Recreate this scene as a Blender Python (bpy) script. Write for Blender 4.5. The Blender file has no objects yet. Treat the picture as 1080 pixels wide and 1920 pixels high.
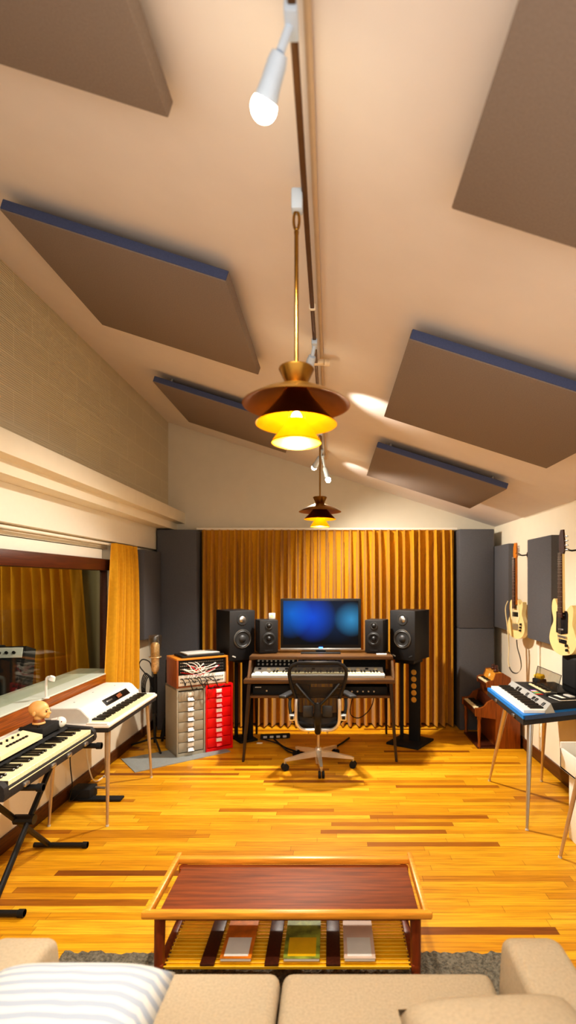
import bpy, bmesh, math, random
from mathutils import Vector, Matrix, Euler
PI = math.pi
R = math.radians
random.seed(7)
scene = bpy.context.scene
COL = scene.collection
CAM_H = 1.7

# ------------------------------------------------------------------ materials
def lin(c):
    return tuple(((v / 255) / 12.92 if v / 255 <= 0.04045 else (((v / 255) + 0.055) / 1.055) ** 2.4) for v in c)

def new_mat(name):
    m = bpy.data.materials.new(name)
    m.use_nodes = True
    nt = m.node_tree
    return m, nt, nt.nodes['Principled BSDF']

def node(nt, typ, **kw):
    n = nt.nodes.new(typ)
    for k, v in kw.items():
        if k == 'inp':
            for kk, vv in v.items():
                n.inputs[kk].default_value = vv
        else:
            setattr(n, k, v)
    return n

def mat(name, rgb, rough=.5, metal=0., var=.08, scale=25., bump=0., bscale=None, emit=None, estr=0., stretch=(1, 1, 1), spec=None, sheen=0.):
    m, nt, b = new_mat(name)
    c = lin(rgb)
    tc = node(nt, 'ShaderNodeTexCoord')
    mp = node(nt, 'ShaderNodeMapping')
    mp.inputs['Scale'].default_value = stretch
    nt.links.new(tc.outputs['Object'], mp.inputs['Vector'])
    nz = node(nt, 'ShaderNodeTexNoise', inp={'Scale': scale, 'Detail': 3.})
    nt.links.new(mp.outputs['Vector'], nz.inputs['Vector'])
    rp = node(nt, 'ShaderNodeValToRGB')
    rp.color_ramp.elements[0].position = .3
    rp.color_ramp.elements[1].position = .7
    rp.color_ramp.elements[0].color = tuple(v * (1 - var) for v in c) + (1,)
    rp.color_ramp.elements[1].color = tuple(min(1, v * (1 + var)) for v in c) + (1,)
    nt.links.new(nz.outputs['Fac'], rp.inputs['Fac'])
    nt.links.new(rp.outputs['Color'], b.inputs['Base Color'])
    b.inputs['Roughness'].default_value = rough
    b.inputs['Metallic'].default_value = metal
    if spec is not None:
        b.inputs['Specular IOR Level'].default_value = spec
    if sheen:
        b.inputs['Sheen Weight'].default_value = sheen
    if bump:
        n2 = node(nt, 'ShaderNodeTexNoise', inp={'Scale': bscale or scale * 8, 'Detail': 2.})
        nt.links.new(mp.outputs['Vector'], n2.inputs['Vector'])
        bp = node(nt, 'ShaderNodeBump', inp={'Strength': bump, 'Distance': .01})
        nt.links.new(n2.outputs['Fac'], bp.inputs['Height'])
        nt.links.new(bp.outputs['Normal'], b.inputs['Normal'])
    if emit:
        b.inputs['Emission Color'].default_value = lin(emit) + (1,)
        b.inputs['Emission Strength'].default_value = estr
    return m

def wood(name, rgb, rough=.4, var=.35, stretch=(2, 30, 30)):
    return mat(name, rgb, rough, var=var, scale=3., stretch=stretch, bump=.05, bscale=6)

def math_n(nt, op, a, b=None):
    n = node(nt, 'ShaderNodeMath', operation=op)
    for i, v in enumerate((a, b)):
        if v is None:
            continue
        if isinstance(v, (int, float)):
            n.inputs[i].default_value = v
        else:
            nt.links.new(v, n.inputs[i])
    return n.outputs[0]

def floor_mat():
    m, nt, b = new_mat('oak_strip_floor')
    tc = node(nt, 'ShaderNodeTexCoord')
    sp = node(nt, 'ShaderNodeSeparateXYZ')
    nt.links.new(tc.outputs['Object'], sp.inputs[0])
    X, Y = sp.outputs[0], sp.outputs[1]
    ry = math_n(nt, 'DIVIDE', Y, .057)
    row = math_n(nt, 'FLOOR', ry)
    w1 = node(nt, 'ShaderNodeTexWhiteNoise', noise_dimensions='1D')
    nt.links.new(row, w1.inputs['W'])
    off = math_n(nt, 'MULTIPLY', w1.outputs['Value'], 9.)
    cx = math_n(nt, 'DIVIDE', math_n(nt, 'ADD', X, off), .85)
    colm = math_n(nt, 'FLOOR', cx)
    cv = node(nt, 'ShaderNodeCombineXYZ')
    nt.links.new(row, cv.inputs[0]); nt.links.new(colm, cv.inputs[1])
    w2 = node(nt, 'ShaderNodeTexWhiteNoise', noise_dimensions='2D')
    nt.links.new(cv.outputs[0], w2.inputs['Vector'])
    rp = node(nt, 'ShaderNodeValToRGB')
    e = rp.color_ramp.elements
    e[0].position = 0; e[0].color = lin((132, 74, 14)) + (1,)
    e[1].position = 1; e[1].color = lin((242, 186, 48)) + (1,)
    for p, c in ((.05, (168, 104, 16)), (.14, (210, 146, 22)), (.55, (226, 164, 26)), (.8, (234, 174, 36))):
        x = e.new(p); x.color = lin(c) + (1,)
    nt.links.new(w2.outputs['Value'], rp.inputs['Fac'])
    mp = node(nt, 'ShaderNodeMapping')
    mp.inputs['Scale'].default_value = (2.2, 46, 1)
    nt.links.new(tc.outputs['Object'], mp.inputs['Vector'])
    nz = node(nt, 'ShaderNodeTexNoise', inp={'Scale': 1.6, 'Detail': 5., 'Distortion': .6})
    nt.links.new(mp.outputs['Vector'], nz.inputs['Vector'])
    gr = node(nt, 'ShaderNodeValToRGB')
    gr.color_ramp.elements[0].position = .3; gr.color_ramp.elements[0].color = (.6, .52, .42, 1)
    gr.color_ramp.elements[1].position = .62; gr.color_ramp.elements[1].color = (1, 1, 1, 1)
    nt.links.new(nz.outputs['Fac'], gr.inputs['Fac'])
    mx = node(nt, 'ShaderNodeMix', data_type='RGBA', blend_type='MULTIPLY')
    mx.inputs[0].default_value = .8
    nt.links.new(rp.outputs['Color'], mx.inputs[6]); nt.links.new(gr.outputs['Color'], mx.inputs[7])
    fy = math_n(nt, 'FRACT', ry); fx = math_n(nt, 'FRACT', cx)
    sm = math_n(nt, 'MAXIMUM', math_n(nt, 'LESS_THAN', fy, .035), math_n(nt, 'LESS_THAN', fx, .003))
    m2 = node(nt, 'ShaderNodeMix', data_type='RGBA')
    m2.inputs[7].default_value = lin((80, 40, 8)) + (1,)
    nt.links.new(math_n(nt, 'MULTIPLY', sm, .6), m2.inputs[0]); nt.links.new(mx.outputs[2], m2.inputs[6])
    nt.links.new(m2.outputs[2], b.inputs['Base Color'])
    b.inputs['Roughness'].default_value = .42
    b.inputs['Specular IOR Level'].default_value = .35
    return m

def block_wall_mat():
    """ribbed concrete block: fine vertical ribs, faint block joints"""
    m, nt, b = new_mat('ribbed_block_wall')
    tc = node(nt, 'ShaderNodeTexCoord')
    sp = node(nt, 'ShaderNodeSeparateXYZ')
    nt.links.new(tc.outputs['Object'], sp.inputs[0])
    cv = node(nt, 'ShaderNodeCombineXYZ')
    nt.links.new(sp.outputs[1], cv.inputs[0]); nt.links.new(sp.outputs[2], cv.inputs[1])
    br = node(nt, 'ShaderNodeTexBrick', inp={'Scale': 1., 'Mortar Size': .004, 'Brick Width': .41, 'Row Height': .205, 'Bias': 0.})
    br.inputs['Color1'].default_value = lin((208, 196, 170)) + (1,)
    br.inputs['Color2'].default_value = lin((203, 191, 166)) + (1,)
    br.inputs['Mortar'].default_value = lin((216, 205, 180)) + (1,)
    nt.links.new(cv.outputs[0], br.inputs['Vector'])
    nt.links.new(br.outputs['Color'], b.inputs['Base Color'])
    wv = node(nt, 'ShaderNodeTexWave', wave_type='BANDS', bands_direction='Z', inp={'Scale': 22., 'Distortion': .0})
    nt.links.new(tc.outputs['Object'], wv.inputs['Vector'])
    bp = node(nt, 'ShaderNodeBump', inp={'Strength': .5, 'Distance': .006})
    nt.links.new(wv.outputs['Fac'], bp.inputs['Height'])
    nt.links.new(bp.outputs['Normal'], b.inputs['Normal'])
    b.inputs['Roughness'].default_value = .9
    return m

def clear_mat(name, tint=(1, 1, 1), refl=.05, rough=.02, ior=1.45):
    m = bpy.data.materials.new(name); m.use_nodes = True
    nt = m.node_tree; nt.nodes.clear()
    o = node(nt, 'ShaderNodeOutputMaterial')
    t = node(nt, 'ShaderNodeBsdfTransparent'); t.inputs[0].default_value = (*tint, 1)
    g = node(nt, 'ShaderNodeBsdfGlossy', inp={'Roughness': rough})
    f = node(nt, 'ShaderNodeLayerWeight')
    mx = node(nt, 'ShaderNodeMixShader')
    fac = math_n(nt, 'ADD', math_n(nt, 'MULTIPLY', math_n(nt, 'POWER', f.outputs['Facing'], 4.), .5), refl)
    nt.links.new(fac, mx.inputs[0]); nt.links.new(t.outputs[0], mx.inputs[1]); nt.links.new(g.outputs[0], mx.inputs[2])
    nt.links.new(mx.outputs[0], o.inputs[0])
    return m

def mesh_cloth(name, rgb, see):
    m, nt, b = new_mat(name)
    b.inputs['Base Color'].default_value = lin(rgb) + (1,)
    b.inputs['Roughness'].default_value = .6
    t = node(nt, 'ShaderNodeBsdfTransparent')
    mx = node(nt, 'ShaderNodeMixShader'); mx.inputs[0].default_value = see
    o = nt.nodes['Material Output']
    nt.links.new(b.outputs[0], mx.inputs[1]); nt.links.new(t.outputs[0], mx.inputs[2]); nt.links.new(mx.outputs[0], o.inputs[0])
    return m

def emit_mat(name, rgb, s):
    m, nt, b = new_mat(name)
    b.inputs['Base Color'].default_value = lin(rgb) + (1,)
    b.inputs['Emission Color'].default_value = lin(rgb) + (1,)
    b.inputs['Emission Strength'].default_value = s
    return m

def screen_mat():  # blue reflections on the dark screen, painted in as soft emissive patches
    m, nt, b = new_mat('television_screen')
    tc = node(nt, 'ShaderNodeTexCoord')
    def reflection_blob(c, s, rgb, k):
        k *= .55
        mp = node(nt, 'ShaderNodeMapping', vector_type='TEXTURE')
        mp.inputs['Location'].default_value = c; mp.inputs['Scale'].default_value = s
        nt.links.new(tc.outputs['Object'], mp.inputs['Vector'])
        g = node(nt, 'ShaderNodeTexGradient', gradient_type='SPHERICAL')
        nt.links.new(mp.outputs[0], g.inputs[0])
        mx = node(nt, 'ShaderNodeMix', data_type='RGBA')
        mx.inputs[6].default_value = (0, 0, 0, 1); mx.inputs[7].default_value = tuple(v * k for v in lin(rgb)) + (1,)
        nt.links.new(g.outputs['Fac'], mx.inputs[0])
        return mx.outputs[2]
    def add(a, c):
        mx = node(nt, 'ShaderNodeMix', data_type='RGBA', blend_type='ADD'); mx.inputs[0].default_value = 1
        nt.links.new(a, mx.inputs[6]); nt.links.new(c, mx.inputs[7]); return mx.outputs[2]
    a = reflection_blob((-.08, 0, .36), (.24, 9, .26), (0, 84, 220), 1.1)
    a = add(a, reflection_blob((-.30, 0, .40), (.22, 9, .26), (0, 120, 225), .9))
    a = add(a, reflection_blob((.31, 0, .34), (.18, 9, .18), (70, 165, 215), .9))
    a = add(a, reflection_blob((.15, 0, .34), (.3, 9, .25), (0, 60, 110), .6))
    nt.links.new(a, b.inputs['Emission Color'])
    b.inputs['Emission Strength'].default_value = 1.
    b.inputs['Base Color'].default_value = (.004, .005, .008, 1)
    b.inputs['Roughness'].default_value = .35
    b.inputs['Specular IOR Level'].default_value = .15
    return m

def stripe_mat(name, c1, c2, scale, direction='Y', dist=1.):
    m, nt, b = new_mat(name)
    tc = node(nt, 'ShaderNodeTexCoord')
    wv = node(nt, 'ShaderNodeTexWave', wave_type='BANDS', bands_direction=direction, inp={'Scale': scale, 'Distortion': dist, 'Detail': 1.})
    nt.links.new(tc.outputs['Object'], wv.inputs['Vector'])
    rp = node(nt, 'ShaderNodeValToRGB')
    rp.color_ramp.elements[0].color = lin(c1) + (1,); rp.color_ramp.elements[1].color = lin(c2) + (1,)
    rp.color_ramp.elements[0].position = .35; rp.color_ramp.elements[1].position = .6
    nt.links.new(wv.outputs['Fac'], rp.inputs[0]); nt.links.new(rp.outputs[0], b.inputs['Base Color'])
    b.inputs['Roughness'].default_value = .9
    return m

M = dict(
    floor=floor_mat(), block=block_wall_mat(),
    ceiling=mat('ceiling_paint', (228, 219, 213), .9, var=.015, scale=6, bump=.04, bscale=160),
    wall=mat('cream_wall_paint', (240, 230, 208), .85, var=.015, scale=8, bump=.03, bscale=120),
    wall_back=mat('back_wall_paint', (214, 205, 186), .9, var=.015, scale=8),
    white_trim=mat('white_trim_paint', (243, 236, 220), .7, var=.01),
    booth=mat('booth_wall_paint', (150, 146, 118), .9, var=.03, scale=4),
    base=wood('dark_baseboard_wood', (92, 52, 18), .5, stretch=(30, 2, 30)),
    frame_wood=wood('window_frame_wood', (142, 76, 18), .35, var=.4, stretch=(40, 1.5, 40)),
    frame_dark=wood('window_header_wood', (84, 38, 10), .4, var=.3, stretch=(40, 1.5, 40)),
    stone=mat('pale_sill_laminate', (214, 222, 210), .3, var=.02),
    glass=clear_mat('window_glass', (.95, .96, .92), .035),
    fabric=mat('charcoal_fabric', (92, 92, 96), .95, var=.12, scale=160, bump=.3, bscale=500),
    fabric_ceiling=mat('ceiling_panel_fabric', (138, 124, 114), .95, var=.08, scale=160, bump=.3, bscale=500),
    fabric_edge=mat('panel_edge_fabric', (74, 84, 118), .95, var=.08, scale=160),
    curtain=mat('mustard_curtain_cloth', (206, 150, 12), .85, var=.06, scale=40, bump=.1, bscale=300, sheen=.15),
    curtain_b=mat('booth_curtain_cloth', (196, 146, 20), .85, var=.06, scale=40, bump=.1, bscale=300),
    black=mat('black_plastic', (22, 22, 23), .45, var=.1),
    blackm=mat('matte_black', (16, 16, 17), .75, var=.15, scale=60),
    tolex=mat('black_tolex', (38, 36, 36), .7, var=.2, scale=120, bump=.3, bscale=400),
    spk=mat('speaker_vinyl', (26, 26, 28), .55, var=.15, scale=80),
    cone=mat('speaker_cone', (48, 48, 48), .5, var=.1),
    ringm=mat('speaker_ring', (96, 94, 90), .35, metal=.6),
    silver=mat('silver_metal', (200, 200, 198), .28, metal=.9, var=.05),
    chrome=mat('polished_aluminium', (232, 228, 220), .28, metal=.7, var=.03),
    legm=mat('brushed_leg_metal', (205, 188, 164), .35, metal=.75, var=.05),
    brass=mat('aged_brass', (150, 112, 52), .28, metal=1., var=.12, scale=14),
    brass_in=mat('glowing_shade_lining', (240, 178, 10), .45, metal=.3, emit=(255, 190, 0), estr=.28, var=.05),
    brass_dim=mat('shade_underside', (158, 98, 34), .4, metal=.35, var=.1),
    bulb=emit_mat('lamp_bulb', (255, 225, 150), 60),
    spotbulb=emit_mat('spot_bulb', (255, 240, 205), 40),
    spotm=mat('spot_body_paint', (196, 210, 226), .4, var=.03),
    track=mat('track_bronze', (92, 68, 48), .4, metal=.4, var=.06),
    conduit=mat('conduit_paint', (206, 182, 152), .6, var=.03),
    greycab=mat('grey_cabinet_enamel', (160, 154, 138), .45, var=.03),
    redcab=mat('red_cabinet_enamel', (222, 6, 16), .38, var=.03),
    card=mat('white_card', (244, 240, 228), .7, var=.02),
    cabwood=wood('rack_box_wood', (150, 84, 44), .45, var=.25, stretch=(20, 20, 3)),
    oak=wood('rack_box_top_wood', (214, 140, 50), .4, var=.2),
    deskwood=wood('desk_walnut', (92, 64, 36), .4, var=.25, stretch=(2, 30, 30)),
    deskleg=wood('desk_leg_wood', (50, 34, 24), .45, var=.25, stretch=(30, 30, 3)),
    teak=wood('table_teak', (222, 150, 52), .35, var=.22, stretch=(2, 30, 30)),
    teakdark=wood('table_top_rosewood', (118, 56, 14), .6, var=.4, stretch=(1.5, 26, 30)),
    teakred=wood('table_leg_teak', (128, 58, 22), .4, var=.25, stretch=(20, 20, 3)),
    piano=wood('piano_mahogany', (138, 76, 24), .35, var=.35, stretch=(30, 30, 2)),
    pianodark=wood('piano_dark_mahogany', (74, 34, 16), .4, var=.3, stretch=(30, 30, 2)),
    honey=wood('honey_maple', (214, 150, 56), .4, var=.15),
    ivory=mat('ivory_keys', (248, 236, 190), .35, var=.03),
    whitek=mat('white_keys', (250, 248, 240), .35, var=.02),
    ebony=mat('ebony_keys', (14, 13, 13), .3, var=.1),
    wurli=mat('piano_white_shell', (240, 238, 230), .4, var=.02),
    greylid=mat('pale_grey_panel', (206, 206, 200), .45, var=.03),
    cream=mat('cream_plastic', (240, 226, 182), .45, var=.03),
    guitar=mat('cream_lacquer', (246, 222, 160), .25, var=.02),
    rosewood=wood('rosewood_fretboard', (66, 32, 16), .5, var=.3, stretch=(30, 30, 4)),
    maple=wood('maple_neck', (206, 128, 44), .35, var=.2, stretch=(30, 30, 4)),
    blue=mat('blue_tray_vinyl', (34, 130, 214), .45, var=.05),
    bluedk=mat('dark_blue_tray_vinyl', (44, 72, 112), .6, var=.1, scale=90),
    sofa=mat('oatmeal_upholstery', (182, 166, 140), .95, var=.09, scale=120, bump=.4, bscale=420),
    rug=mat('grey_shag', (110, 104, 90), 1., var=.5, scale=70, bump=1., bscale=120),
    mat_=mat('grey_mat_rubber', (140, 144, 142), .8, var=.05, scale=50),
    acrylic=clear_mat('clear_acrylic', (.86, .87, .85), .10),
    bag=clear_mat('clear_plastic_sleeve', (.86, .84, .78), .12, .25),
    mesh=mesh_cloth('black_chair_mesh', (26, 22, 20), .16),
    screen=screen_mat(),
    flesh=mat('doll_vinyl', (232, 180, 112), .45, var=.06, scale=12),
    red=mat('red_shell', (196, 14, 22), .35, var=.05),
    cymbal=mat('cymbal_bronze', (186, 146, 66), .3, metal=.9, var=.1),
    pillow=stripe_mat('striped_pillow_linen', (164, 174, 188), (204, 206, 203), 9., 'Y', 2.),
    purple=mat('violet_panel', (60, 54, 88), .5, var=.05),
    goldmic=mat('champagne_metal', (226, 196, 146), .35, metal=.3, var=.25, scale=60),
    yellow=mat('yellow_plastic', (244, 192, 20), .5, var=.05),
    orange=mat('orange_print', (226, 130, 30), .5, var=.3, scale=18),
    green=mat('green_print', (150, 160, 60), .5, var=.6, scale=22),
    violet=mat('violet_print', (140, 50, 160), .6), teal=mat('teal_print', (40, 180, 140), .6),
    pinkw=mat('pale_cover_print', (236, 206, 182), .5, var=.06, scale=12),
    gold=mat('gold_disc', (212, 166, 74), .4, metal=.4),
    floor_grey=mat('booth_floor', (60, 46, 30), .6),
    railm=mat('control_rail_grey', (168, 168, 164), .45, var=.03),
    panel=mat('amp_panel', (226, 230, 228), .4, var=.02),
    blueled=emit_mat('blue_indicator', (70, 130, 255), 2.5),
)

# ------------------------------------------------------------------ mesh builder
class MB:
    def __init__(s):
        s.v = []; s.f = []; s.mi = []; s.m = 0
    def add(s, vs, fs):
        o = len(s.v)
        s.v += [Vector(v) for v in vs]
        for f in fs:
            s.f.append(tuple(o + i for i in f)); s.mi.append(s.m)
        return s
    def bm(s, b, mtx=None):
        b.verts.index_update()
        vs = [(mtx @ v.co) if mtx else v.co.copy() for v in b.verts]
        s.add(vs, [[v.index for v in f.verts] for f in b.faces]); b.free(); return s
    def box(s, lo, hi, b=0., seg=2):
        c = (Vector(lo) + Vector(hi)) / 2; d = Vector(hi) - Vector(lo)
        return s.obox(c, d, None, b, seg)
    def obox(s, c, d, rot=None, b=0., seg=2):
        x = bmesh.new(); bmesh.ops.create_cube(x, size=1)
        for v in x.verts:
            v.co = Vector((v.co.x * d[0], v.co.y * d[1], v.co.z * d[2]))
        if b:
            bmesh.ops.bevel(x, geom=x.edges[:], offset=min(b, min(abs(k) for k in d) * .45), segments=seg, profile=.5, affect='EDGES')
        mt = Matrix.Translation(c)
        if rot is not None:
            mt = mt @ Euler(rot).to_matrix().to_4x4()
        return s.bm(x, mt)
    def cyl(s, p0, p1, r0, r1=None, n=12):
        return s.tube([p0, p1], [r0, r0 if r1 is None else r1], n)
    def tube(s, pts, r, n=8, closed=False):
        P = [Vector(p) for p in pts]; k = len(P)
        rr = r if isinstance(r, (list, tuple)) else [r] * k
        T = []
        for i in range(k):
            a = P[(i - 1) % k] if (closed or i) else P[0]
            b = P[(i + 1) % k] if (closed or i < k - 1) else P[-1]
            T.append((b - a).normalized())
        nrm = T[0].orthogonal().normalized(); vs = []
        for i in range(k):
            nrm = (nrm - T[i] * nrm.dot(T[i])).normalized(); bi = T[i].cross(nrm)
            for j in range(n):
                a = 2 * PI * j / n
                vs.append(P[i] + (nrm * math.cos(a) + bi * math.sin(a)) * rr[i])
        fs = []
        for i in range(k if closed else k - 1):
            for j in range(n):
                a = i * n + j; b = i * n + (j + 1) % n; i2 = (i + 1) % k
                fs.append((a, b, i2 * n + (j + 1) % n, i2 * n + j))
        if not closed:
            fs.append(tuple(range(n - 1, -1, -1))); fs.append(tuple((k - 1) * n + j for j in range(n)))
        return s.add(vs, fs)
    def ribbon(s, pts, width_dir, w, th):
        P = [Vector(p) for p in pts]; wd = Vector(width_dir).normalized(); vs = []
        for i, p in enumerate(P):
            t = (P[min(i + 1, len(P) - 1)] - P[max(i - 1, 0)]).normalized(); nn = t.cross(wd).normalized()
            for a, b in ((-1, -1), (1, -1), (1, 1), (-1, 1)):
                vs.append(p + wd * a * w / 2 + nn * b * th / 2)
        fs = [(3, 2, 1, 0), tuple(len(vs) - 4 + j for j in range(4))]
        for i in range(len(P) - 1):
            for j in range(4):
                fs.append((i * 4 + j, i * 4 + (j + 1) % 4, i * 4 + 4 + (j + 1) % 4, i * 4 + 4 + j))
        return s.add(vs, fs)
    def lathe(s, prof, mtx=None, n=24):
        mtx = mtx or Matrix(); vs = []; fs = []
        for r, z in prof:
            for j in range(n):
                a = 2 * PI * j / n
                vs.append(mtx @ Vector((r * math.cos(a), r * math.sin(a), z)))
        for i in range(len(prof) - 1):
            for j in range(n):
                fs.append((i * n + j, i * n + (j + 1) % n, (i + 1) * n + (j + 1) % n, (i + 1) * n + j))
        return s.add(vs, fs)
    def prism(s, poly, a, b, axis='z'):
        n = len(poly)
        def P(u, v, w):
            return {'z': (u, v, w), 'x': (w, u, v), 'y': (u, w, v)}[axis]
        vs = [P(u, v, a) for u, v in poly] + [P(u, v, b) for u, v in poly]
        fs = [tuple(range(n - 1, -1, -1)), tuple(range(n, 2 * n))] + [(i, (i + 1) % n, n + (i + 1) % n, n + i) for i in range(n)]
        return s.add(vs, fs)
    def ell(s, c, r, u=18, v=12, rot=None):
        x = bmesh.new(); bmesh.ops.create_uvsphere(x, u_segments=u, v_segments=v, radius=1)
        mt = Matrix.Translation(c)
        if rot: mt = mt @ Euler(rot).to_matrix().to_4x4()
        return s.bm(x, mt @ Matrix.Diagonal((*r, 1)))
    def build(s, name, m, parent=None, w=False, smooth=35, label=None, cat=None, group=None, kind=None):
        vs = s.v
        if parent is not None and w:
            rt = parent
            while rt.parent is not None: rt = rt.parent
            inv = (Matrix.Translation(rt.location) @ rt.rotation_euler.to_matrix().to_4x4()).inverted()
            vs = [inv @ v for v in vs]
        org = Vector((0, 0, 0))
        if parent is None and kind != 'structure':
            xs = [v.x for v in vs]; ys = [v.y for v in vs]; zs = [v.z for v in vs]
            org = Vector(((min(xs) + max(xs)) / 2, (min(ys) + max(ys)) / 2, min(zs)))
            vs = [v - org for v in vs]
        me = bpy.data.meshes.new(name)
        me.from_pydata([tuple(v) for v in vs], [], s.f)
        ms = m if isinstance(m, (list, tuple)) else [m]
        for k in ms: me.materials.append(k)
        b = bmesh.new(); b.from_mesh(me); bmesh.ops.recalc_face_normals(b, faces=b.faces)
        b.to_mesh(me); b.free()
        for p, k in zip(me.polygons, s.mi):
            p.material_index = k; p.use_smooth = True
        me.set_sharp_from_angle(angle=R(smooth))
        o = bpy.data.objects.new(name, me); COL.objects.link(o); o.location = org
        if parent is not None: o.parent = parent; o.location = (0, 0, 0)
        if label: o['label'] = label
        if cat: o['category'] = cat
        if group: o['group'] = group
        if kind: o['kind'] = kind
        return o

def thing(name, label, cat, loc=(0, 0, 0), rz=0., group=None):
    o = bpy.data.objects.new(name, None); COL.objects.link(o)
    o.location = loc; o.rotation_euler = (0, 0, rz); o.empty_display_size = .1
    o['label'] = label; o['category'] = cat
    if group: o['group'] = group
    return o

def copy_tree(o, label=None, loc=None, rz=None, parent=None):
    c = o.copy(); COL.objects.link(c)
    if parent is not None: c.parent = parent
    if label: c['label'] = label
    if loc is not None: c.location = loc
    if rz is not None: c.rotation_euler = (0, 0, rz)
    for ch in list(o.children): copy_tree(ch, parent=c)
    return c

def struct(name, mb, m):
    return mb.build(name, m, kind='structure')

def fwd(c, d=(0, -1, 0)):
    """matrix that puts local +z on direction d at c"""
    return Matrix.Translation(c) @ Vector((0, 0, 1)).rotation_difference(Vector(d)).to_matrix().to_4x4()

def smoothpath(pts, n=8):
    P = [Vector(p) for p in pts]; out = []
    for i in range(len(P) - 1):
        p0 = P[max(i - 1, 0)]; p1 = P[i]; p2 = P[i + 1]; p3 = P[min(i + 2, len(P) - 1)]
        for k in range(n):
            t = k / n
            out.append(.5 * ((2 * p1) + (p2 - p0) * t + (2 * p0 - 5 * p1 + 4 * p2 - p3) * t * t + (3 * p1 - p0 - 3 * p2 + p3) * t ** 3))
    out.append(P[-1]); return out

# ------------------------------------------------------------------ room shell
XL, XR, YB, YF = -1.95, 1.97, 6.4, .2
def ceil_h(x): return 2.983 - .32 * x
struct('floor', MB().box((-2.06, YF, -.06), (2.06, YB, 0)), M['floor'])
struct('ceiling', MB().prism([(-2.1, ceil_h(-2.1)), (2.1, ceil_h(2.1)), (2.1, ceil_h(2.1) + .1), (-2.1, ceil_h(-2.1) + .1)], YF, YB + .1, 'y'), M['ceiling'])
struct('wall_back', MB().prism([(-4.7, 0), (2.1, 0), (2.1, ceil_h(2.1) + .05), (-2.05, ceil_h(-2.05) + .05), (-2.05, 2.5), (-4.7, 2.5)], YB, YB + .1, 'y'), M['wall_back'])
struct('wall_right', MB().box((XR, YF, 0), (XR + .1, YB, ceil_h(XR) + .02)), M['wall'])
struct('wall_left_upper', MB().box((XL - .1, YF, 2.45), (XL, YB, ceil_h(XL) + .02)), M['block'])
mb = MB()
WY0, WY1 = 1.4, 5.02           # window opening
mb.box((-2.16, YF, 0), (-2.06, YB, .72))
mb.box((-2.16, WY1, .72), (-2.06, YB, 2.06))
mb.box((-2.16, YF, .72), (-2.06, WY0, 2.06))
mb.box((-2.2, YF, 2.0), (-2.1, YB, 2.32))
struct('wall_left_lower', mb, M['wall'])
struct('trim_1', MB().box((-1.98, YF, 2.39), (-1.747, YB, 2.52), .004), M['wall'])
struct('trim_2', MB().box((-2.2, YF, 2.31), (-1.845, YB, 2.39)), M['wall'])
struct('trim_3', MB().box((-2.06, YF, 2.065), (-2.0, 6.13, 2.31), .003), M['white_trim'])
struct('trim_4', MB().box((-2.12, YF, 1.905), (-2.075, 4.84, 1.99), .004), M['white_trim'])
struct('baseboard_right', MB().box((XR - .018, YF, 0), (XR, YB, .11), .004), M['base'])
struct('baseboard_left', MB().box((-2.06, YF, 0), (-2.042, YB, .10), .004), M['base'])
struct('baseboard_back', MB().box((-2.06, YB - .018, 0), (XR, YB, .1), .004), M['base'])
# control-room window: header, sill, jamb, pane
win = struct('window_1', MB().box((-2.2, WY0, 1.80), (-2.045, 5.0, 1.902), .006), M['frame_dark'])
MB().box((-2.12, WY0, .715), (-2.0, 5.0, .872), .006).build('sill_front', M['frame_wood'], win)
MB().box((-2.36, WY0, .872), (-2.004, 5.0, .884), .003).build('sill_top', M['stone'], win)
MB().box((-2.16, 4.985, .88), (-2.10, 5.015, 1.82), .004).build('jamb', M['frame_dark'], win)
MB().box((-2.135, WY0, .88), (-2.129, 4.99, 1.81)).build('pane', M['glass'], win)
# booth beyond the glass
struct('booth_floor', MB().box((-4.7, YF, -.06), (-2.06, YB, 0)), M['floor_grey'])
struct('wall_booth_side', MB().box((-4.8, YF, 0), (-4.7, YB, 2.5)), M['booth'])
struct('wall_booth_back', MB().box((-4.7, YB - .02, 0), (-2.17, YB - .001, 2.5)), M['booth'])
struct('booth_ceiling', MB().box((-4.7, YF, 2.42), (-2.06, YB, 2.5)), M['booth'])

# ------------------------------------------------------------------ curtains
def curtain(name, label, group, p0, p1, z0, z1, folds, amp, m, side, flare=0., pinch=True, seed=1, skew=0.):
    """pleated curtain from p0 to p1 (xy); side = outward normal in xy; folds are deep rounded pleats gathered at the top"""
    rnd = random.Random(seed); mb = MB()
    nz = 16; per = 10; nu = folds * per
    a = Vector((*p0, 0)); d = Vector((*p1, 0)) - a; nrm = Vector((*side, 0)).normalized()
    jit = [rnd.uniform(-.22, .22) for _ in range(folds + 1)]; hgt = [rnd.uniform(.75, 1.1) for _ in range(folds + 1)]
    lean = [rnd.uniform(-.3, .3) for _ in range(folds + 1)]
    vs = []
    for k in range(nz + 1):
        t = k / nz; z = z1 + (z0 - z1) * t
        open_ = 1 - math.exp(-t * 5)
        for i in range(nu + 1):
            u = i / per; f = min(int(u), folds - 1); ph = u - f
            c = .5 + jit[f] * .35 + lean[f] * t * .25
            wd = (.12 + .15 * open_) if pinch else .30
            q = abs(ph - c) / wd
            bump = max(0., 1 - q ** 2) ** .6 if q < 1 else 0.
            dep = amp * hgt[f] * (bump - .15) * (.6 + .4 * open_)
            uu = (u / folds - .5) * (1 + flare * t) + .5 + skew * t
            vs.append(a + d * uu + nrm * dep + Vector((0, 0, z + (rnd.uniform(-.006, .006) if k == nz else 0))))
    fs = []
    for k in range(nz):
        for i in range(nu):
            q = k * (nu + 1) + i
            fs.append((q, q + 1, q + nu + 2, q + nu + 1))
    mb.add(vs, fs)
    o = mb.build(name, m, smooth=60, label=label, cat='curtain', group=group)
    return o
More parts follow.
